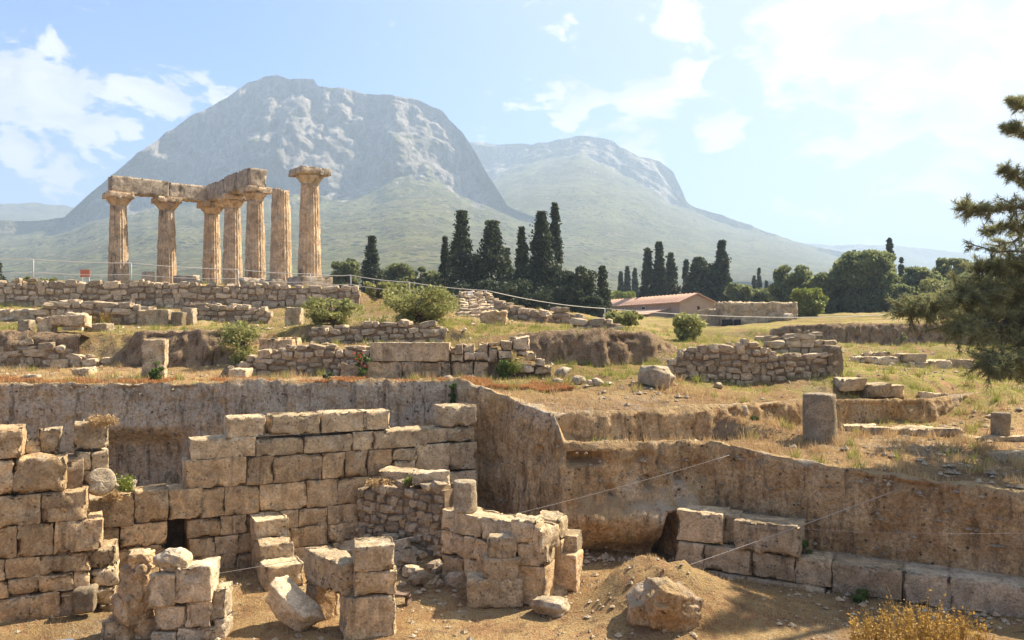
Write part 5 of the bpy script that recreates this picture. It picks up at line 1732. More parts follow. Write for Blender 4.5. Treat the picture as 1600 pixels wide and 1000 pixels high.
ov = 0.35
dz = (z_r - z_e) / wid * ov
slab('roof', hp(-.3, -wid - ov, z_e - dz), hp(HL + .3, -wid - ov, z_e - dz), hp(HL + .3, 0, z_r), hp(-.3, 0, z_r), 0.14, M_ROOF, tHs)
slab('roof', hp(-.3, wid + ov, z_e - dz), hp(HL + .3, wid + ov, z_e - dz), hp(HL + .3, 0.003, z_r + .004), hp(-.3, 0.003, z_r + .004), 0.14, M_ROOF, tHs)
for k in range(26):                                   # ridges of tile rows
    l = HL * (k + .5) / 26
    tube('tile_ridge', [hp(l, -wid - ov, z_e - dz + .15) + WPOS[tHs], hp(l, 0, z_r + .15) + WPOS[tHs]], 0.07, M_ROOF, tHs, 5)
# lean-to along the front
slab('lean_to_roof', hp(2, -wid - 3.2, z_e - 1.55), hp(12, -wid - 3.2, z_e - 1.55), hp(12, -wid, z_e - .75), hp(2, -wid, z_e - .75), 0.12, M_ROOF, tHs)
V = [hp(2.2, -wid - 3.0, hz), hp(11.8, -wid - 3.0, hz), hp(11.8, -wid - 3.0, z_e - 1.6), hp(2.2, -wid - 3.0, z_e - 1.6), hp(2.2, -wid, hz), hp(11.8, -wid, hz), hp(11.8, -wid, z_e - .8), hp(2.2, -wid, z_e - .8)]
poly_obj('lean_to_wall', V, [(0, 1, 2, 3), (0, 3, 7, 4), (1, 5, 6, 2)], M_HOUSE, tHs, WPOS[tHs])
for l, zz in ((8.5, z_e - .55), (14, z_e - .6), (18, z_e - .6)):
    c = hp(l, -wid - .03, zz) + WPOS[tHs]
    wn = link('window', block_mesh('window', .9, .10, .5, 1, 0, 0, .3, .01, 0), M_WHITE, tHs, c, rz=math.atan2(hd.y, hd.x))
    link('pane', block_mesh('pane', .74, .06, .38, 1, 0, 0, .3, .01, 0), M_DARK, tHs, c - hw * .05, rz=math.atan2(hd.y, hd.x))
c = hp(-.02, 0.2, z_e - .7) + WPOS[tHs]
link('window', block_mesh('window', .3, .06, .4, 1, 0, 0, .3, .01, 0), M_DARK, tHs, c, rz=math.atan2(hw.y, hw.x))

# rock-cut fountain house: a big block of rock with two chambers painted on as dark shade
fr = W(1190, 511, 72)
tG = thing('rock_cut_fountain', 'big squared mass of weathered rock with two chamber openings painted as dark shade', 'rock', (fr.x, fr.y, fr.z))
me = block_mesh('rock_mass', 6.4, 4.2, 2.4, 31.0, 0.30, 0.12, 0.22, 0.25, 0.5, 0.25)
rm = link('rock_mass', me, M_GREYBLOCK, tG, (fr.x, fr.y + 2.1, fr.z + 0.95), rz=-.06)
me = block_mesh('rock_mass', 2.2, 3, 1.9, 33.0, 0.25, 0.12, 0.22, 0.2, 0.4, 0.25)
link('rock_mass', me, M_GREYBLOCK, tG, (fr.x - 3.4, fr.y + 3.0, fr.z + 0.75), rz=.1)
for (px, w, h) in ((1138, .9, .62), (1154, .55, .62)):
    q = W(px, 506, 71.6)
    link('opening_shade', block_mesh('opening_shade', w, .3, h, 1, .02, .02, .1, .03, .03), M_DARK, tG, (q.x, fr.y + .02, fr.z + .35), rz=-.06)  # solid near-black block, its colour stands in for the shade inside
q = W(1232, 509, 71)
tag(link('boulder', boulder_mesh('boulder', 0.9, .8, .7, 91, .3, .15, 10), M_PALE, None, (q.x, q.y, tz(q.x, q.y) + .3)), 'pale boulder at the right foot of the rock-cut fountain', 'boulder')
# ---------------------------------------------------------------- foliage
def leaf_quads(C, size, g, aspect=0.55, N=None, spread=1.0):
    """rhombic leaf faces at points C (n,3) with random tilt; N: preferred normal"""
    n = len(C)
    a = g.normal(0, 1, (n, 3))
    if N is not None:
        a = a * spread + N * 1.2
    a /= np.linalg.norm(a, axis=1)[:, None]
    u = np.cross(a, g.normal(0, 1, (n, 3)))
    u /= np.maximum(np.linalg.norm(u, axis=1), 1e-6)[:, None]
    v = np.cross(a, u)
    s = (size * g.uniform(0.6, 1.4, n))[:, None]
    V = np.stack([C - u * s, C - v * s * aspect, C + u * s, C + v * s * aspect], 1).reshape(-1, 3)
    F = np.arange(4 * n).reshape(n, 4)
    return V, F


def crown_obj(name, C, size, seed, mat, parent, loc, aspect=0.55, N=None):
    g = np.random.default_rng(seed)
    V, F = leaf_quads(np.asarray(C), size, g, aspect, N)
    return link(name, mesh_np(name, V, F, False), mat, parent, loc)


def limb_tube(name, paths, mat, parent, loc, seg=6):
    """several tapered limbs joined into one mesh; paths: list of (points, r0, r1)"""
    V, F = [], []
    for pts, r0, r1 in paths:
        base = len(V)
        pts = [Vector(p) for p in pts]
        for i, p in enumerate(pts):
            t = (pts[min(i + 1, len(pts) - 1)] - pts[max(i - 1, 0)]).normalized()
            up = Vector((0, 0, 1)) if abs(t.z) < 0.9 else Vector((1, 0, 0))
            a = t.cross(up).normalized()
            b = a.cross(t)
            r = r0 + (r1 - r0) * i / (len(pts) - 1)
            for k in range(seg):
                an = 2 * math.pi * k / seg
                V.append(p + a * math.cos(an) * r + b * math.sin(an) * r)
        for i in range(len(pts) - 1):
            for k in range(seg):
                F.append((base + i * seg + k, base + i * seg + (k + 1) % seg, base + (i + 1) * seg + (k + 1) % seg, base + (i + 1) * seg + k))
    me = bpy.data.meshes.new(name)
    me.from_pydata([tuple(v) for v in V], [], F)
    me.polygons.foreach_set('use_smooth', np.ones(len(me.polygons), bool))
    return link(name, me, mat, parent, loc)


def cypress(px, ytop, ybase, wpx, d, seed, label, mat=None, ragged=0.4, name='cypress_tree', conical=0.5, group=None):
    g = np.random.default_rng(seed)
    b_ = W(px, ybase, d)
    z0 = tz(b_.x, b_.y) if d < 200 else b_.z
    H = EYE - (ytop - HOR) * d / FOC - z0
    R = wpx * d / FOC / 2
    root = thing(name, label, 'tree', (b_.x, b_.y, z0), group)
    limb_tube('trunk', [([(0, 0, -.2), (0.02, 0, H * .4), (0, 0, H * .85)], max(.1, R * .13), .03)], M_BARK, root, WPOS[root])
    area = H * R
    n = int(np.clip(area * 400, 1500, 9000))
    # sprays: short upward-leaning clusters round the stem
    ns = n // 22
    h = g.uniform(0.03, 1.0, ns) ** 0.9
    prof_ = np.where(h < .22, 0.55 + 0.45 * h / .22, np.clip((1 - h) / .78, 0, 1) ** (0.50 + conical * 0.6))
    an = g.uniform(0, 2 * math.pi, ns)
    lump = 1 + ragged * vn(np.stack([np.cos(an) * 1.4, np.sin(an) * 1.4, h * H * 0.55 + seed], -1)) + 0.5 * ragged * g.normal(0, .5, ns)
    rr = R * prof_ * lump * g.uniform(.45, 1.0, ns) ** 0.5
    cx, cy, cz = rr * np.cos(an), rr * np.sin(an), h * H
    cs = np.stack([cx, cy, cz], -1)
    C = np.repeat(cs, 22, 0) + g.normal(0, 1, (ns * 22, 3)) * np.array([.17, .17, .26]) * min(1.6, max(.5, R * .75))
    C[:, 2] = np.clip(C[:, 2], 0.1, H * 1.01)
    sz = min(0.26, max(.12, d * .0021))
    crown_obj('crown', C, sz, seed, mat or M_CYPRESS, root, WPOS[root])
    return root


def round_tree(px, ytop, ybase, wpx, d, seed, label, mat=None, clumps=26, name='pine_tree', low=0.15, group=None, leaf=None, dens=1.0, cat='tree', zfix=None):
    g = np.random.default_rng(seed)
    b_ = W(px, ybase, d)
    z0 = tz(b_.x, b_.y) if d < 200 else b_.z
    if zfix is not None:
        z0 = zfix
    H = EYE - (ytop - HOR) * d / FOC - z0
    R = wpx * d / FOC / 2
    root = thing(name, label, cat, (b_.x, b_.y, z0), group)
    paths = [([(0, 0, -.2), (g.normal(0, .05) * H, 0, H * .35), (g.normal(0, .06) * H, g.normal(0, .05) * H, H * .8)], max(.05, R * .08), .03)]
    cc = []
    for k in range(clumps):
        a = g.uniform(0, 2 * math.pi)
        h = g.uniform(low, .95 - .75 * min(R * .42, H * .2) / H)
        pr = math.sin(min(1, max(0.12, (h - low * .6) / (1 - low * .6))) * math.pi * .80 + .35)
        r = R * pr * g.uniform(.35, .85)
        c = np.array([r * math.cos(a), r * math.sin(a), h * H])
        cc.append(c)
        if k % 2 == 0:
            paths.append(([(0, 0, max(.1, h * H * .55)), tuple(c * np.array([.5, .5, .86])), tuple(c)], max(.02, R * .028), .012))
    limb_tube('trunk', paths, M_BARK, root, WPOS[root], 5)
    cr = min(R * (.42 if d < 60 else .30), H * .2)
    per = int(np.clip(dens * (175 if d < 60 else 230) * (cr / .9) ** 1.2, 60, 260))
    C = []
    for c in cc:
        q = g.normal(0, 1, (per, 3))
        q /= np.linalg.norm(q, axis=1)[:, None]
        q *= (g.uniform(.15, 1.0, per) ** .45)[:, None] * cr * g.uniform(.65, 1.2) * np.array([1.1, 1.1, .75])
        C.append(c + q)
    C = np.concatenate(C)
    C[:, 2] = np.maximum(C[:, 2], .05)
    crown_obj('crown', C, leaf or min(.24, max(.07, d * .0021)), seed, mat or M_PINE, root, WPOS[root])
    return root


G1 = 'cypress trees of the dark grove behind the site'
cyp = [(695, 372, 490, 20, 82, 'slim cypress at the left end of the dark grove', .3, .3), (721, 332, 490, 44, 80, 'tall broad cypress with a pointed top next to the slim one in the grove', .75, .75),
       (768, 348, 492, 58, 81, 'wide ragged cypress with a forked crown in the middle of the grove', .95, .55), (815, 357, 492, 30, 79, 'narrow cypress with one spire between the ragged and the tall ones', .6, .6),
       (846, 333, 492, 46, 80, 'tall shaggy cypress in front of the columnar one', .85, .55), (867, 320, 490, 26, 86, 'tallest columnar cypress of the grove, smooth and rounded on top', .25, .15),
       (941, 418, 488, 30, 78, 'small lone conical cypress right of the dark grove', .4, .6),
       (1012, 390, 478, 21, 118, 'left cypress of the three above the tiled roof', .3, .4), (1030, 380, 478, 24, 118, 'middle and tallest cypress of the three above the tiled roof', .5, .6), (1048, 397, 478, 22, 116, 'right cypress of the three above the tiled roof', .5, .45),
       (1072, 407, 478, 14, 125, 'thin cypress standing apart behind the roof ridge', .3, .3), (1092, 404, 480, 38, 115, 'broad shaggy cypress behind the gable', .8, .3), (1112, 414, 480, 26, 116, 'lower shaggy cypress beside the broad one behind the gable', .8, .3),
       (1128, 378, 482, 27, 114, 'tall dark cypress right of the gable', .5, .35), (581, 371, 458, 32, 92, 'conical cypress between the pines right of the temple', .4, .75),
       (1390, 374, 470, 15, 120, 'slender cypress spire rising behind the big pine', .15, .2), (970, 426, 465, 12, 170, 'left one of three small far cypresses', .3, .4), (980, 418, 465, 13, 170, 'middle one of three small far cypresses', .3, .4),
       (992, 420, 465, 12, 170, 'right one of three small far cypresses', .3, .4), (1186, 420, 470, 9, 170, 'very thin far cypress beside the yellow-green trees', .3, .4), (1178, 432, 470, 10, 170, 'short far cypress beside the very thin one', .3, .4), (1408, 404, 470, 11, 130, 'small cypress right of the slender spire', .5, .6),
       (-6, 404, 450, 22, 90, 'dark cypress at the edge of the temple terrace', .4, .4), (1198, 438, 470, 9, 170, 'little far cypress right of the very thin one', .3, .5), (790, 390, 492, 30, 84, 'half hidden cypress behind the ragged one', .6, .5), (745, 400, 492, 34, 84, 'low cypress filling the grove beside the broad one', .6, .4), (833, 405, 492, 30, 84, 'low cypress filling the grove behind the shaggy one', .6, .4)]
for i, (px, yt, yb, w, d, lab, rg, con) in enumerate(cyp):
    cypress(px, yt, yb, w * 1.1, d, 100 + i, lab, None, rg, conical=con, group=None)
rt = [(900, 407, 498, 74, 76, 'round dark evergreen at the right foot of the grove', M_CYPRESS, 34), (870, 440, 498, 90, 75, 'low dark evergreen under the tall cypresses', M_CYPRESS, 36), (780, 430, 496, 110, 77, 'wide dark undergrowth tree below the grove', M_CYPRESS, 40), (925, 455, 500, 50, 74, 'bushy dark evergreen beside the tiled roof', M_CYPRESS, 24), (730, 440, 494, 70, 77, 'dark evergreen low at the left of the grove', M_CYPRESS, 30),
      (541, 396, 462, 48, 90, 'bushy pine just right of the last temple column', M_PINE, 26), (622, 404, 458, 52, 95, 'pine with flat crown left of the grove', M_PINE, 26), (655, 408, 458, 40, 97, 'smaller pine between the flat one and the grove', M_PINE, 20), (590, 412, 460, 50, 100, 'green pine behind the conical cypress', M_PINE, 22), (678, 415, 470, 36, 92, 'pine touching the left of the grove', M_PINE, 20),
      (1155, 436, 482, 46, 108, 'pale green tree right of the tall cypress', M_PINE, 22), (1185, 446, 482, 50, 110, 'low pale tree before the far slopes', M_PINE, 20), (1235, 404, 488, 66, 98, 'rounded pine left of the big pine', M_PINE, 34), (1262, 445, 505, 56, 78, 'bright yellow-green tree behind the rock-cut fountain', M_LIME, 24), (1297, 414, 496, 70, 96, 'dark pine leaning on the big pine', M_PINE, 34),
      (1352, 380, 498, 96, 94, 'biggest pine with a double crown on the field edge', M_PINE, 56), (1325, 392, 496, 60, 96, 'pine crown bulging left of the biggest pine', M_PINE, 34), (1440, 408, 498, 64, 100, 'pine right of the slender spire', M_PINE, 32), (1482, 390, 498, 62, 104, 'high pine near the right of the field', M_PINE, 32), (1475, 430, 505, 80, 86, 'olive green tree low on the field edge', M_BUSH, 34), (1400, 440, 500, 60, 92, 'green tree between the pines', M_PINE, 28), (1520, 420, 505, 80, 90, 'dense tree behind the near pine branches', M_PINE, 36), (1600, 410, 505, 90, 90, 'dense dark tree at the end of the tree line', M_PINE, 36), (1450, 455, 508, 40, 72, 'small brownish tree at the field edge', M_BUSH, 18)]
for i, (px, yt, yb, w, d, lab, mt, n) in enumerate(rt):
    round_tree(px, yt, yb, w, d, 300 + i, lab, mt, int(n * 2.3), name='evergreen_tree' if mt is M_CYPRESS else 'broadleaf_tree' if mt in (M_LIME, M_BUSH) else 'pine_tree', low=.06)
round_tree(968, 452, 482, 80, 140, 390, 'clipped bright green hedge behind the tiled roof', M_LIME, 40, name='garden_hedge', low=.05, cat='hedge')

bs = [(521, 461, 516, 112, 27.4, 'round olive bush on the rubble wall, the smaller of two', M_BUSH, 60, 1.5), (655, 441, 514, 138, 28.0, 'large round olive bush beside the stone steps', M_BUSH, 90, 1.5), (378, 490, 556, 62, 25.2, 'upright olive bush by the squared buff block', M_BUSH, 34, 1.2),
      (975, 480, 506, 74, 41, 'spreading bush before the tiled house', M_BUSH, 34, 1.2), (1073, 486, 537, 50, 33, 'sparse leafy bush before the gable', M_BUSH, 26, .8), (62, 430, 448, 92, 47, 'low grey green bush on the temple terrace', M_BUSH, 30, 1.2), (590, 438, 470, 60, 44, 'pale bush behind the two round bushes', M_BUSH, 30, 1.2), (625, 436, 470, 60, 46, 'pale bush behind the larger round bush', M_BUSH, 30, 1.2),
      (1346, 920, 946, 24, 14.3, 'small green weed against the foundation ledge', M_GREENW, 10, .8), (246, 562, 594, 26, 20.95, 'bright green weed at the foot of the upright stone', M_GREENW, 12, 1.), (707, 592, 636, 12, 20.0, 'green weed hanging down the pit corner', M_GREENW, 12, .8), (787, 560, 592, 26, 22.0, 'green weed in the gap of the block wall', M_GREENW, 14, .8), (566, 542, 582, 24, 22.05, 'leafy plant with red flowers before the long slab', M_GREENW, 16, 1.),
      (510, 582, 606, 26, 20.6, 'small weed on the pit rim', M_GREENW, 8, .8), (1410, 528 - 12, 545, 14, 41, 'dark shrub on the long earth bank', M_PINE, 12, 1.), (1255, 838, 880, 26, 15.2, 'dark weed behind the upper ledge block', M_GREENW, 12, .8), (1180, 668 - 18, 668 + 4, 22, 18.8, 'green tuft at the foot of the low bank', M_GREENW, 10, .8)]
for i, (px, yt, yb, w, d, lab, mt, n, de) in enumerate(bs):
    small = w < 30
    g_ = np.random.default_rng(500 + i)
    b_ = W(px, yb, d)
    # shrubs: their own base height where they do not stand on the open ground
    o = round_tree(px, yt, yb, w, d, 400 + i, lab, mt, n, name='weed' if small else 'bush', low=.08, leaf=(.032 if small else .05 if d < 30 else .09), dens=de * (1.2 if d < 30 else .9), cat='plant' if small else 'bush', zfix=b_.z if px in (1346, 707, 1255) else None)
    if 'red flowers' in lab:
        gg = np.random.default_rng(9)
        C = gg.normal(0, 1, (60, 3)) * np.array([.17, .12, .2]) + np.array([0, -.1, .42])
        C = np.repeat(C[:14], 7, 0) + gg.normal(0, .018, (98, 3))
        crown_obj('flower', C, .019, 3, M_RED, o, WPOS[o], .8)


# ---- near pine reaching in from the right
def near_pine():
    g = np.random.default_rng(4)
    x0, y0 = 12.4, 17.6
    z0 = tz(x0, y0)
    root = thing('near_pine', 'near pine tree reaching in with long drooping needle branches and cones', 'tree', (x0, y0, z0))
    B = Vector((x0, y0, z0))
    paths = [([(0, 0, -.3), (.1, .05, 2.5), (-.1, .1, 5.0), (.1, 0, 7.6), (0, 0, 9.5)], .26, .05)]
    tips = []

    def bough(pts, r0, r1, spread, dens, droop):
        pts = [Vector(p) - B for p in pts]
        # smooth the path
        fine = []
        for i in range(len(pts) - 1):
            for k in range(6):
                fine.append(pts[i].lerp(pts[i + 1], k / 6) + Vector(g.normal(0, .025, 3)))
        fine.append(pts[-1])
        paths.append((fine, r0, r1))
        n = len(fine)
        for i in range(int(n * .12), n):
            for _ in range(dens):
                f = i / n
                L = spread * g.uniform(.35, 1.0) * (1.15 - .5 * f)
                dv = Vector((g.normal(-.35, .7), g.normal(0, .7), g.normal(droop, .5))).normalized() * L
                a = fine[i]
                m = a + dv * .55 + Vector((0, 0, .05 * L))
                e = a + dv
                paths.append(([tuple(a), tuple(m), tuple(e)], .011, .005))
                nt = max(4, int(L / .055))
                for k in range(nt):
                    t = k / nt
                    if t < .2:
                        continue
                    q = (a.lerp(m, t / .55) if t < .55 else m.lerp(e, (t - .55) / .45))
                    tips.append((q, (e - a).normalized()))
    # pixel guides read at the tree's own distance
    def pp(px, py, d):
        return W(px, py, d)
    trunk = lambda z: Vector((x0, y0, z))
    # the heavy lower mass
    bough([trunk(4.4), pp(1640, 490, 16.8), pp(1560, 505, 16.2), pp(1490, 510, 15.8)], .09, .02, .85, 13, -.25)
    bough([trunk(4.8), pp(1640, 450, 17.2), pp(1550, 455, 16.8), pp(1470, 470, 16.4), pp(1420, 486, 16.1)], .09, .02, .80, 13, -.15)
    bough([trunk(4.2), pp(1650, 530, 16.2), pp(1590, 555, 15.6), pp(1545, 565, 15.2)], .08, .02, .8, 13, -.45)
    bough([trunk(5.3), pp(1640, 420, 17.4), pp(1580, 415, 17.2), pp(1530, 425, 17.0)], .07, .015, .75, 13, -.1)
    bough([trunk(4.0), pp(1680, 560, 16.6), pp(1620, 575, 16.4), pp(1580, 570, 16.2)], .07, .015, .7, 11, -.4)
    bough([trunk(5.0), pp(1640, 470, 18.6), pp(1560, 480, 18.6), pp(1500, 490, 18.4)], .07, .015, .8, 11, -.2)
    # open upper boughs against the sky
    bough([trunk(6.4), pp(1650, 330, 17.2), pp(1590, 325, 16.9), pp(1530, 330, 16.6), pp(1508, 325, 16.5)], .05, .012, .52, 6, .1)
    bough([trunk(6.2), pp(1650, 360, 17.4), pp(1590, 352, 17.2), pp(1540, 362, 17.0)], .04, .012, .45, 6, -.05)
    bough([trunk(6.9), pp(1660, 290, 17.2), pp(1600, 285, 17.0), pp(1572, 262, 16.9)], .04, .01, .38, 6, .1)
    bough([trunk(7.6), pp(1650, 225, 17.2), pp(1600, 205, 17.0), pp(1572, 200, 16.9)], .04, .01, .36, 6, .15)
    bough([trunk(8.2), pp(1640, 185, 17.2), pp(1600, 165, 17.1), pp(1583, 160, 17.0)], .035, .01, .30, 6, .2)
    bough([trunk(5.6), pp(1640, 395, 16.8), pp(1560, 392, 16.5), pp(1508, 385, 16.3)], .035, .008, .28, 1, .2)
    # out of frame, round the other side
    for k in range(9):
        a = g.uniform(-.9, 1.9)
        z = g.uniform(4.2, 9.0)
        L = 3.4 * (1.25 - (z - 3) / 8)
        bough([trunk(z), trunk(z) + Vector((math.cos(a) * L * .5, math.sin(a) * L * .5, .1)), trunk(z) + Vector((math.cos(a) * L, math.sin(a) * L, -.1))], .07, .02, .8, 5, -.15)
    limb_tube('trunk', paths, M_BARK, root, B, 5)
    # needles: sprays of thin blades round every twig point
    P = np.array([tuple(q) for q, d in tips])
    D = np.array([tuple(d) for q, d in tips])
    k = 15
    P = np.repeat(P, k, 0)
    D = np.repeat(D, k, 0)
    dv = D * .7 + g.normal(0, .75, P.shape)
    dv /= np.linalg.norm(dv, axis=1)[:, None]
    L = g.uniform(.08, .16, len(P))[:, None]
    sd = np.cross(dv, g.normal(0, 1, P.shape))
    sd /= np.linalg.norm(sd, axis=1)[:, None]
    P = P + g.normal(0, .02, P.shape)
    V = np.stack([P - sd * .0065, P + sd * .0065, P + dv * L], 1).reshape(-1, 3)
    link('needles', mesh_np('needles', V, np.arange(len(V)).reshape(-1, 3), False), M_NEEDLE, root, B)
    # cones
    cm = boulder_mesh('cone', .06, .06, .095, 5, .0, .2, 5)
    cm.materials.append(M_BARK)
    ii = g.choice(len(tips), 70, replace=False)
    for i in ii:
        q = tips[i][0] + B
        if q.x * FOC / q.y + 800 > 1640:
            continue
        link('cone', cm, None, root, q + Vector((0, 0, -.05)), rot=tuple(g.uniform(-.6, .6, 3)))
    return len(V) // 3


NN = near_pine()


# ---------------------------------------------------------------- grass, weeds, gravel
def blades(name, X, Y, Z, hmin, hmax, wdt, seed, mat, lean=.35, parent=None):
    g = np.random.default_rng(seed)
    n = len(X)
    a = g.uniform(0, 2 * math.pi, n)
    h = g.uniform(hmin, hmax, n)
    w = wdt * g.uniform(.6, 1.4, n)
    ln = lean * h * g.uniform(.2, 1.4, n)
    b_ = g.uniform(0, 2 * math.pi, n)
    P = np.stack([X, Y, Z - .01], -1)
    s = np.stack([np.cos(a) * w, np.sin(a) * w, 0 * w], -1)
    top = P + np.stack([np.cos(b_) * ln, np.sin(b_) * ln, h], -1)
    V = np.stack([P - s, P + s, top], 1).reshape(-1, 3)
    return tag(link(name, mesh_np(name, V, np.arange(3 * n).reshape(n, 3), False), mat), kind='stuff')


def scatter(n, seed, d0, d1, pxa=-60, pxb=1660):
    """points thinning out with distance over the ground outside the pit"""
    g = np.random.default_rng(seed)
    d = d0 * (d1 / d0) ** g.uniform(0, 1, n)
    px = g.uniform(pxa, pxb, n)
    X = (px - 800) / FOC * d
    return X, d, g


def clumpy(X, Y, freq, thr):
    P = np.stack([X, Y, 0 * X], -1)
    return fbm(P * freq, 3) > thr


X, Y, g = scatter(150000, 1, 14, 46)
k = (poly_sd(X, Y, PITPOLY) > .12) & clumpy(X, Y, 1.1, -.02)
X, Y = X[k], Y[k]
gm = green_at(X, Y)
Z = terr(X, Y)
isg = g.uniform(0, 1, len(X)) < np.clip(gm * 1.15 - .25, 0, .85)
tag(blades('dry_grass', X[~isg], Y[~isg], Z[~isg], .04, .15, .007, 2, M_STRAW), 'short straw coloured grass over the terraces')
tag(blades('green_grass', X[isg], Y[isg], Z[isg], .05, .18, .009, 3, M_STRAWG), 'green tufts of grass over the upper field')
# rusty low plants along the pit rim
g = np.random.default_rng(24)
X = g.uniform(-14, 1.5, 34000)
Y = 20.02 + g.uniform(0, 1, len(X)) ** 1.8 * 1.1 + 0.1 * vn(np.stack([X * 2, 0 * X, 0 * X], -1))
k = (poly_sd(X, Y, PITPOLY) > .02) & clumpy(X, Y, 1.2, -.05)
X, Y = X[k], Y[k]
tag(blades('rim_plants', X, Y, terr(X, Y) + .04, .03, .10, .012, 25, M_RUST, .8), 'rust coloured low plants along the pit rim')
# grass on the pit floor
g = np.random.default_rng(21)
X, Y = g.uniform(-9, 9.5, 60000), g.uniform(11.2, 17, 60000)
k = (poly_sd(X, Y, PITPOLY) < -.3) & clumpy(X, Y, 1.4, .0)
X, Y = X[k], Y[k]
tag(blades('dry_grass', X, Y, floor_z(X, Y), .02, .09, .005, 4, M_STRAW), 'sparse dry grass on the pit floor')


# tall ochre weeds in the right corner
def weed_stand(name, label, cx, cy, rx, ry, n, h0, h1, seed, mat, zf, cat='plant'):
    g = np.random.default_rng(seed)
    root = thing(name, label, cat, (cx, cy, zf(cx, cy)))
    V, F = [], []
    a = g.uniform(0, 2 * math.pi, n)
    r = g.uniform(0, 1, n) ** .6
    X, Y = cx + rx * r * np.cos(a), cy + ry * r * np.sin(a)
    C = []
    paths = []
    for i in range(n):
        b_ = np.array([X[i] - cx, Y[i] - cy, zf(X[i], Y[i]) - WPOS[root].z - .02])
        h = g.uniform(h0, h1) * (1.1 - .5 * r[i])
        tip = b_ + np.array([g.normal(0, .16) * h, g.normal(0, .16) * h, h])
        paths.append(([tuple(b_), tuple((b_ + tip) / 2 + g.normal(0, .015, 3)), tuple(tip)], .006, .003))
        m = 16
        t = g.uniform(.25, 1.0, m)[:, None]
        C.append(b_ + (tip - b_) * t + g.normal(0, .028, (m, 3)))
    limb_tube('stems', paths, mat, root, WPOS[root], 3)
    so_ = crown_obj('seed_heads', np.concatenate(C), .024, seed, mat, root, WPOS[root], .5)
    so_['kind'] = 'stuff'
    bpy.data.objects[[c.name for c in root.children if c.name.startswith('stems')][0]]['kind'] = 'stuff'
    return root


weed_stand('ochre_weeds', 'stand of tall ochre dry weeds in the pit before the foundation ledge', 5.75, 11.75, 1.0, .35, 260, .55, .95, 5, M_OCHRE, fz)
weed_stand('grass_tuft', 'yellow grass tuft on the top of the tall left block', -6.98, 14.15, .24, .14, 40, .06, .2, 6, M_STRAW, lambda x, y: 3.06)
weed_stand('grass_tuft', 'yellow green plants hanging by the broken drum', -6.55, 14.1, .08, .12, 40, .1, .34, 7, M_LIME, lambda x, y: 1.95)
weed_stand('grass_tuft', 'dry grass on the earth behind the pit rubble wall', -2.5, 17.05, .5, .22, 90, .05, .16, 8, M_STRAW, lambda x, y: 1.5)
weed_stand('grass_tuft', 'yellow green weeds beside the capping slab', -2.0, 16.55, .16, .1, 40, .06, .2, 9, M_LIME, lambda x, y: 1.62)
weed_stand('grass_tuft', 'yellow mustard plants by the gap of the block wall', -0.05, 22.0, .35, .12, 70, .15, .45, 10, M_LIME, lambda x, y: 3.55)
weed_stand('grass_tuft', 'tall yellow grass before the wide pale block', -16.8, 33.2, 1.2, .3, 120, .3, .7, 11, M_OCHRE, tz)
weed_stand('grass_tuft', 'dry tuft beside the lintel stones', -7.25, 15.05, .16, .08, 30, .06, .18, 12, M_STRAW, lambda x, y: 1.62)

# gravel and crumbs of stone
def gravel(name, label, X, Y, Z, smin, smax, seed, mat):
    g = np.random.default_rng(seed)
    n = len(X)
    oc = np.array([[1, 0, 0], [0, 1, 0], [-1, 0, 0], [0, -1, 0], [0, 0, 1], [0, 0, -1]], float)
    fc = np.array([[0, 1, 4], [1, 2, 4], [2, 3, 4], [3, 0, 4], [1, 0, 5], [2, 1, 5], [3, 2, 5], [0, 3, 5]])
    s = (smin * (smax / smin) ** (g.uniform(0, 1, n) ** 2.2))
    a = g.uniform(0, 6.28, n)
    V = oc[None] * (s[:, None] * .5)[..., None] * g.uniform(.6, 1.25, (n, 6, 1)) * np.array([1.2, 1, .7])
    ca, sa = np.cos(a)[:, None], np.sin(a)[:, None]
    V = np.stack([V[..., 0] * ca - V[..., 1] * sa, V[..., 0] * sa + V[..., 1] * ca, V[..., 2]], -1)
    V += np.stack([X, Y, Z + s * .12], -1)[:, None]
    F = (fc[None] + (np.arange(n) * 6)[:, None, None]).reshape(-1, 3)
    return tag(link(name, mesh_np(name, V.reshape(-1, 3), F, False), mat), label, kind='stuff')


X, Y, g = scatter(9000, 31, 14, 40)
k = (poly_sd(X, Y, PITPOLY) > .1) & clumpy(X, Y, .6, .05)
X, Y = X[k], Y[k]
gravel('gravel', 'small pale stones scattered over the terraces', X, Y, terr(X, Y), .03, .22, 5, M_PALE)
g = np.random.default_rng(33)
X, Y = g.uniform(-9, 9.5, 5200), g.uniform(11.2, 17.6, 5200)
k = (poly_sd(X, Y, PITPOLY) < -.2) & clumpy(X, Y, .9, .0)
X, Y = X[k], Y[k]
gravel('gravel', 'crumbs of stone on the pit floor', X, Y, floor_z(X, Y), .02, .14, 6, M_PALE)
k = np.hypot((X - MOUND[0]) / 1.8, (Y - MOUND[1]) / 1.5) < 1

# debris along the foot of the cut faces
g = np.random.default_rng(35)
pl = np.array(PITLINE[1:11])
sg = np.hypot(*np.diff(pl, axis=0).T)
cs_ = np.concatenate([[0], np.cumsum(sg)])
s_ = g.uniform(12, cs_[-1], 2200)
X, Y = np.interp(s_, cs_, pl[:, 0]), np.interp(s_, cs_, pl[:, 1])
o_f = g.exponential(.35, len(X)) + .1
X, Y = X - .45 * o_f, Y - .85 * o_f
k = poly_sd(X, Y, PITPOLY) < -.12
X, Y = X[k], Y[k]
gravel('gravel', 'crumbled debris along the foot of the cut faces', X, Y, floor_z(X, Y), .03, .22, 8, M_RUBBLE)
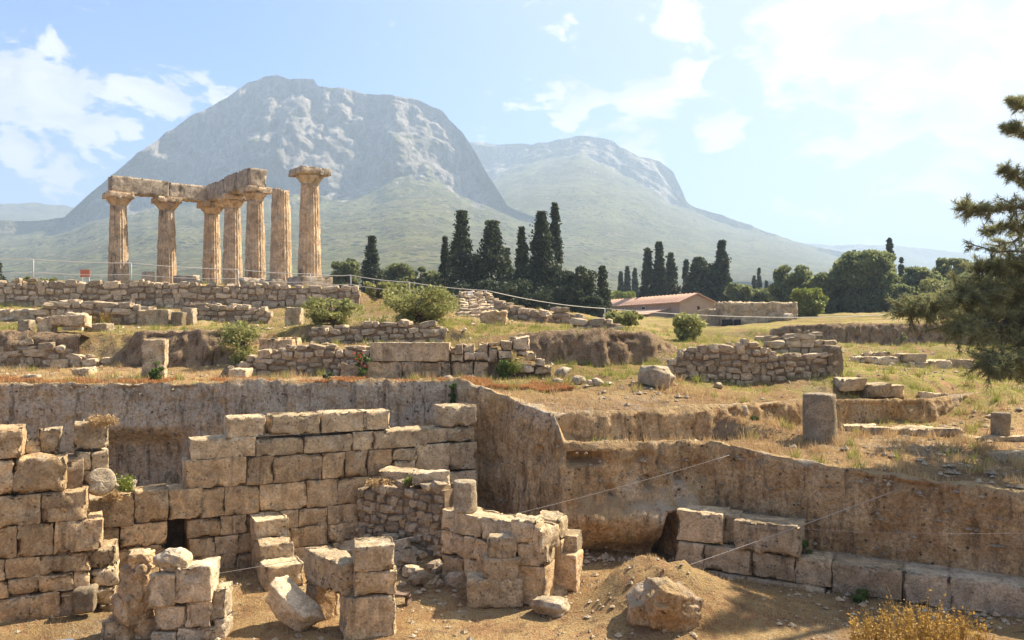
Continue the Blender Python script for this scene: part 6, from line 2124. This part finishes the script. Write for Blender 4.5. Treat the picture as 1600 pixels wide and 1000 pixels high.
# small stones sticking out of the cut faces
g = np.random.default_rng(36)
s_ = g.uniform(2, cs_[-1], 1500)
X, Y = np.interp(s_, cs_, pl[:, 0]), np.interp(s_, cs_, pl[:, 1])
tp = np.interp(s_, cs_, PITTOP[1:11])
Z = tp - .08 - (tp - .2) * g.uniform(0, 1, len(X)) ** 1.4
ln = .04 * (tp - Z) + g.uniform(-.05, .03, len(X))
seg_i = np.clip(np.searchsorted(cs_, s_) - 1, 0, len(pl) - 2)
tt = (pl[seg_i + 1] - pl[seg_i]) / sg[seg_i][:, None]
X, Y = X + tt[:, 1] * ln, Y - tt[:, 0] * ln
gravel('gravel', 'small stones embedded in the cut faces', X, Y, Z, .04, .17, 9, M_RUBBLE)
# stronger tufts of grass
X, Y, g = scatter(1500, 71, 15, 44)
k = (poly_sd(X, Y, PITPOLY) > .05) & clumpy(X, Y, .5, -.1)
X, Y = np.repeat(X[k], 26), np.repeat(Y[k], 26)
X, Y = X + g.normal(0, .07, len(X)), Y + g.normal(0, .07, len(Y))
isg = np.repeat(g.uniform(0, 1, len(X) // 26) < np.clip(green_at(X[::26], Y[::26]) * 1.1, .15, .8), 26)
Z = terr(X, Y)
tag(blades('dry_grass', X[~isg], Y[~isg], Z[~isg], .10, .30, .008, 72, M_STRAW, .5), 'taller straw tufts on the terraces')
tag(blades('green_grass', X[isg], Y[isg], Z[isg], .10, .28, .011, 73, M_STRAWG, .5), 'taller green tufts on the terraces')

# dark pine plantation on the far slope
g = np.random.default_rng(61)
n = 420
U = g.uniform(1052, 1156, n)
yy = 386 - 16 * g.uniform(0, 1, n) * np.sin((U - 1040) / 130 * math.pi) - 2
C = []
for u, y in zip(U, yy):
    d = 2150
    b_ = np.array(W(u, y, d))
    C.append(b_ + g.normal(0, 1, (14, 3)) * np.array([4, 4, 4.5]))
V, F = leaf_quads(np.concatenate(C), 3.6, g, .8)
tag(link('far_wood', mesh_np('far_wood', V, F, False), M_CYPRESS), 'dark pine wood on the far mountain slope', kind='stuff')

# ---------------------------------------------------------------- haze in the air
hm, hb_ = newmat('haze')
pv = hb_.n('ShaderNodeVolumePrincipled', Density=HAZE_DENS, Anisotropy=0.15)
hb_.set(pv.inputs['Color'], (0.62, 0.81, 1.0))
o_ = hb_.n('ShaderNodeOutputMaterial')
hb_.nt.links.new(pv.outputs[0], o_.inputs['Volume'])
x, y0_, y1_, z0_, z1_ = 5300, -5300, 5300, -2.4, 660
V = [(-x, y0_, z0_), (x, y0_, z0_), (x, y1_, z0_), (-x, y1_, z0_), (-x, y0_, z1_), (x, y0_, z1_), (x, y1_, z1_), (-x, y1_, z1_)]
me = bpy.data.meshes.new('haze')
me.from_pydata(V, [], [(3, 2, 1, 0), (4, 5, 6, 7), (0, 1, 5, 4), (1, 2, 6, 5), (2, 3, 7, 6), (3, 0, 4, 7)])
tag(link('haze', me, hm), kind='stuff')
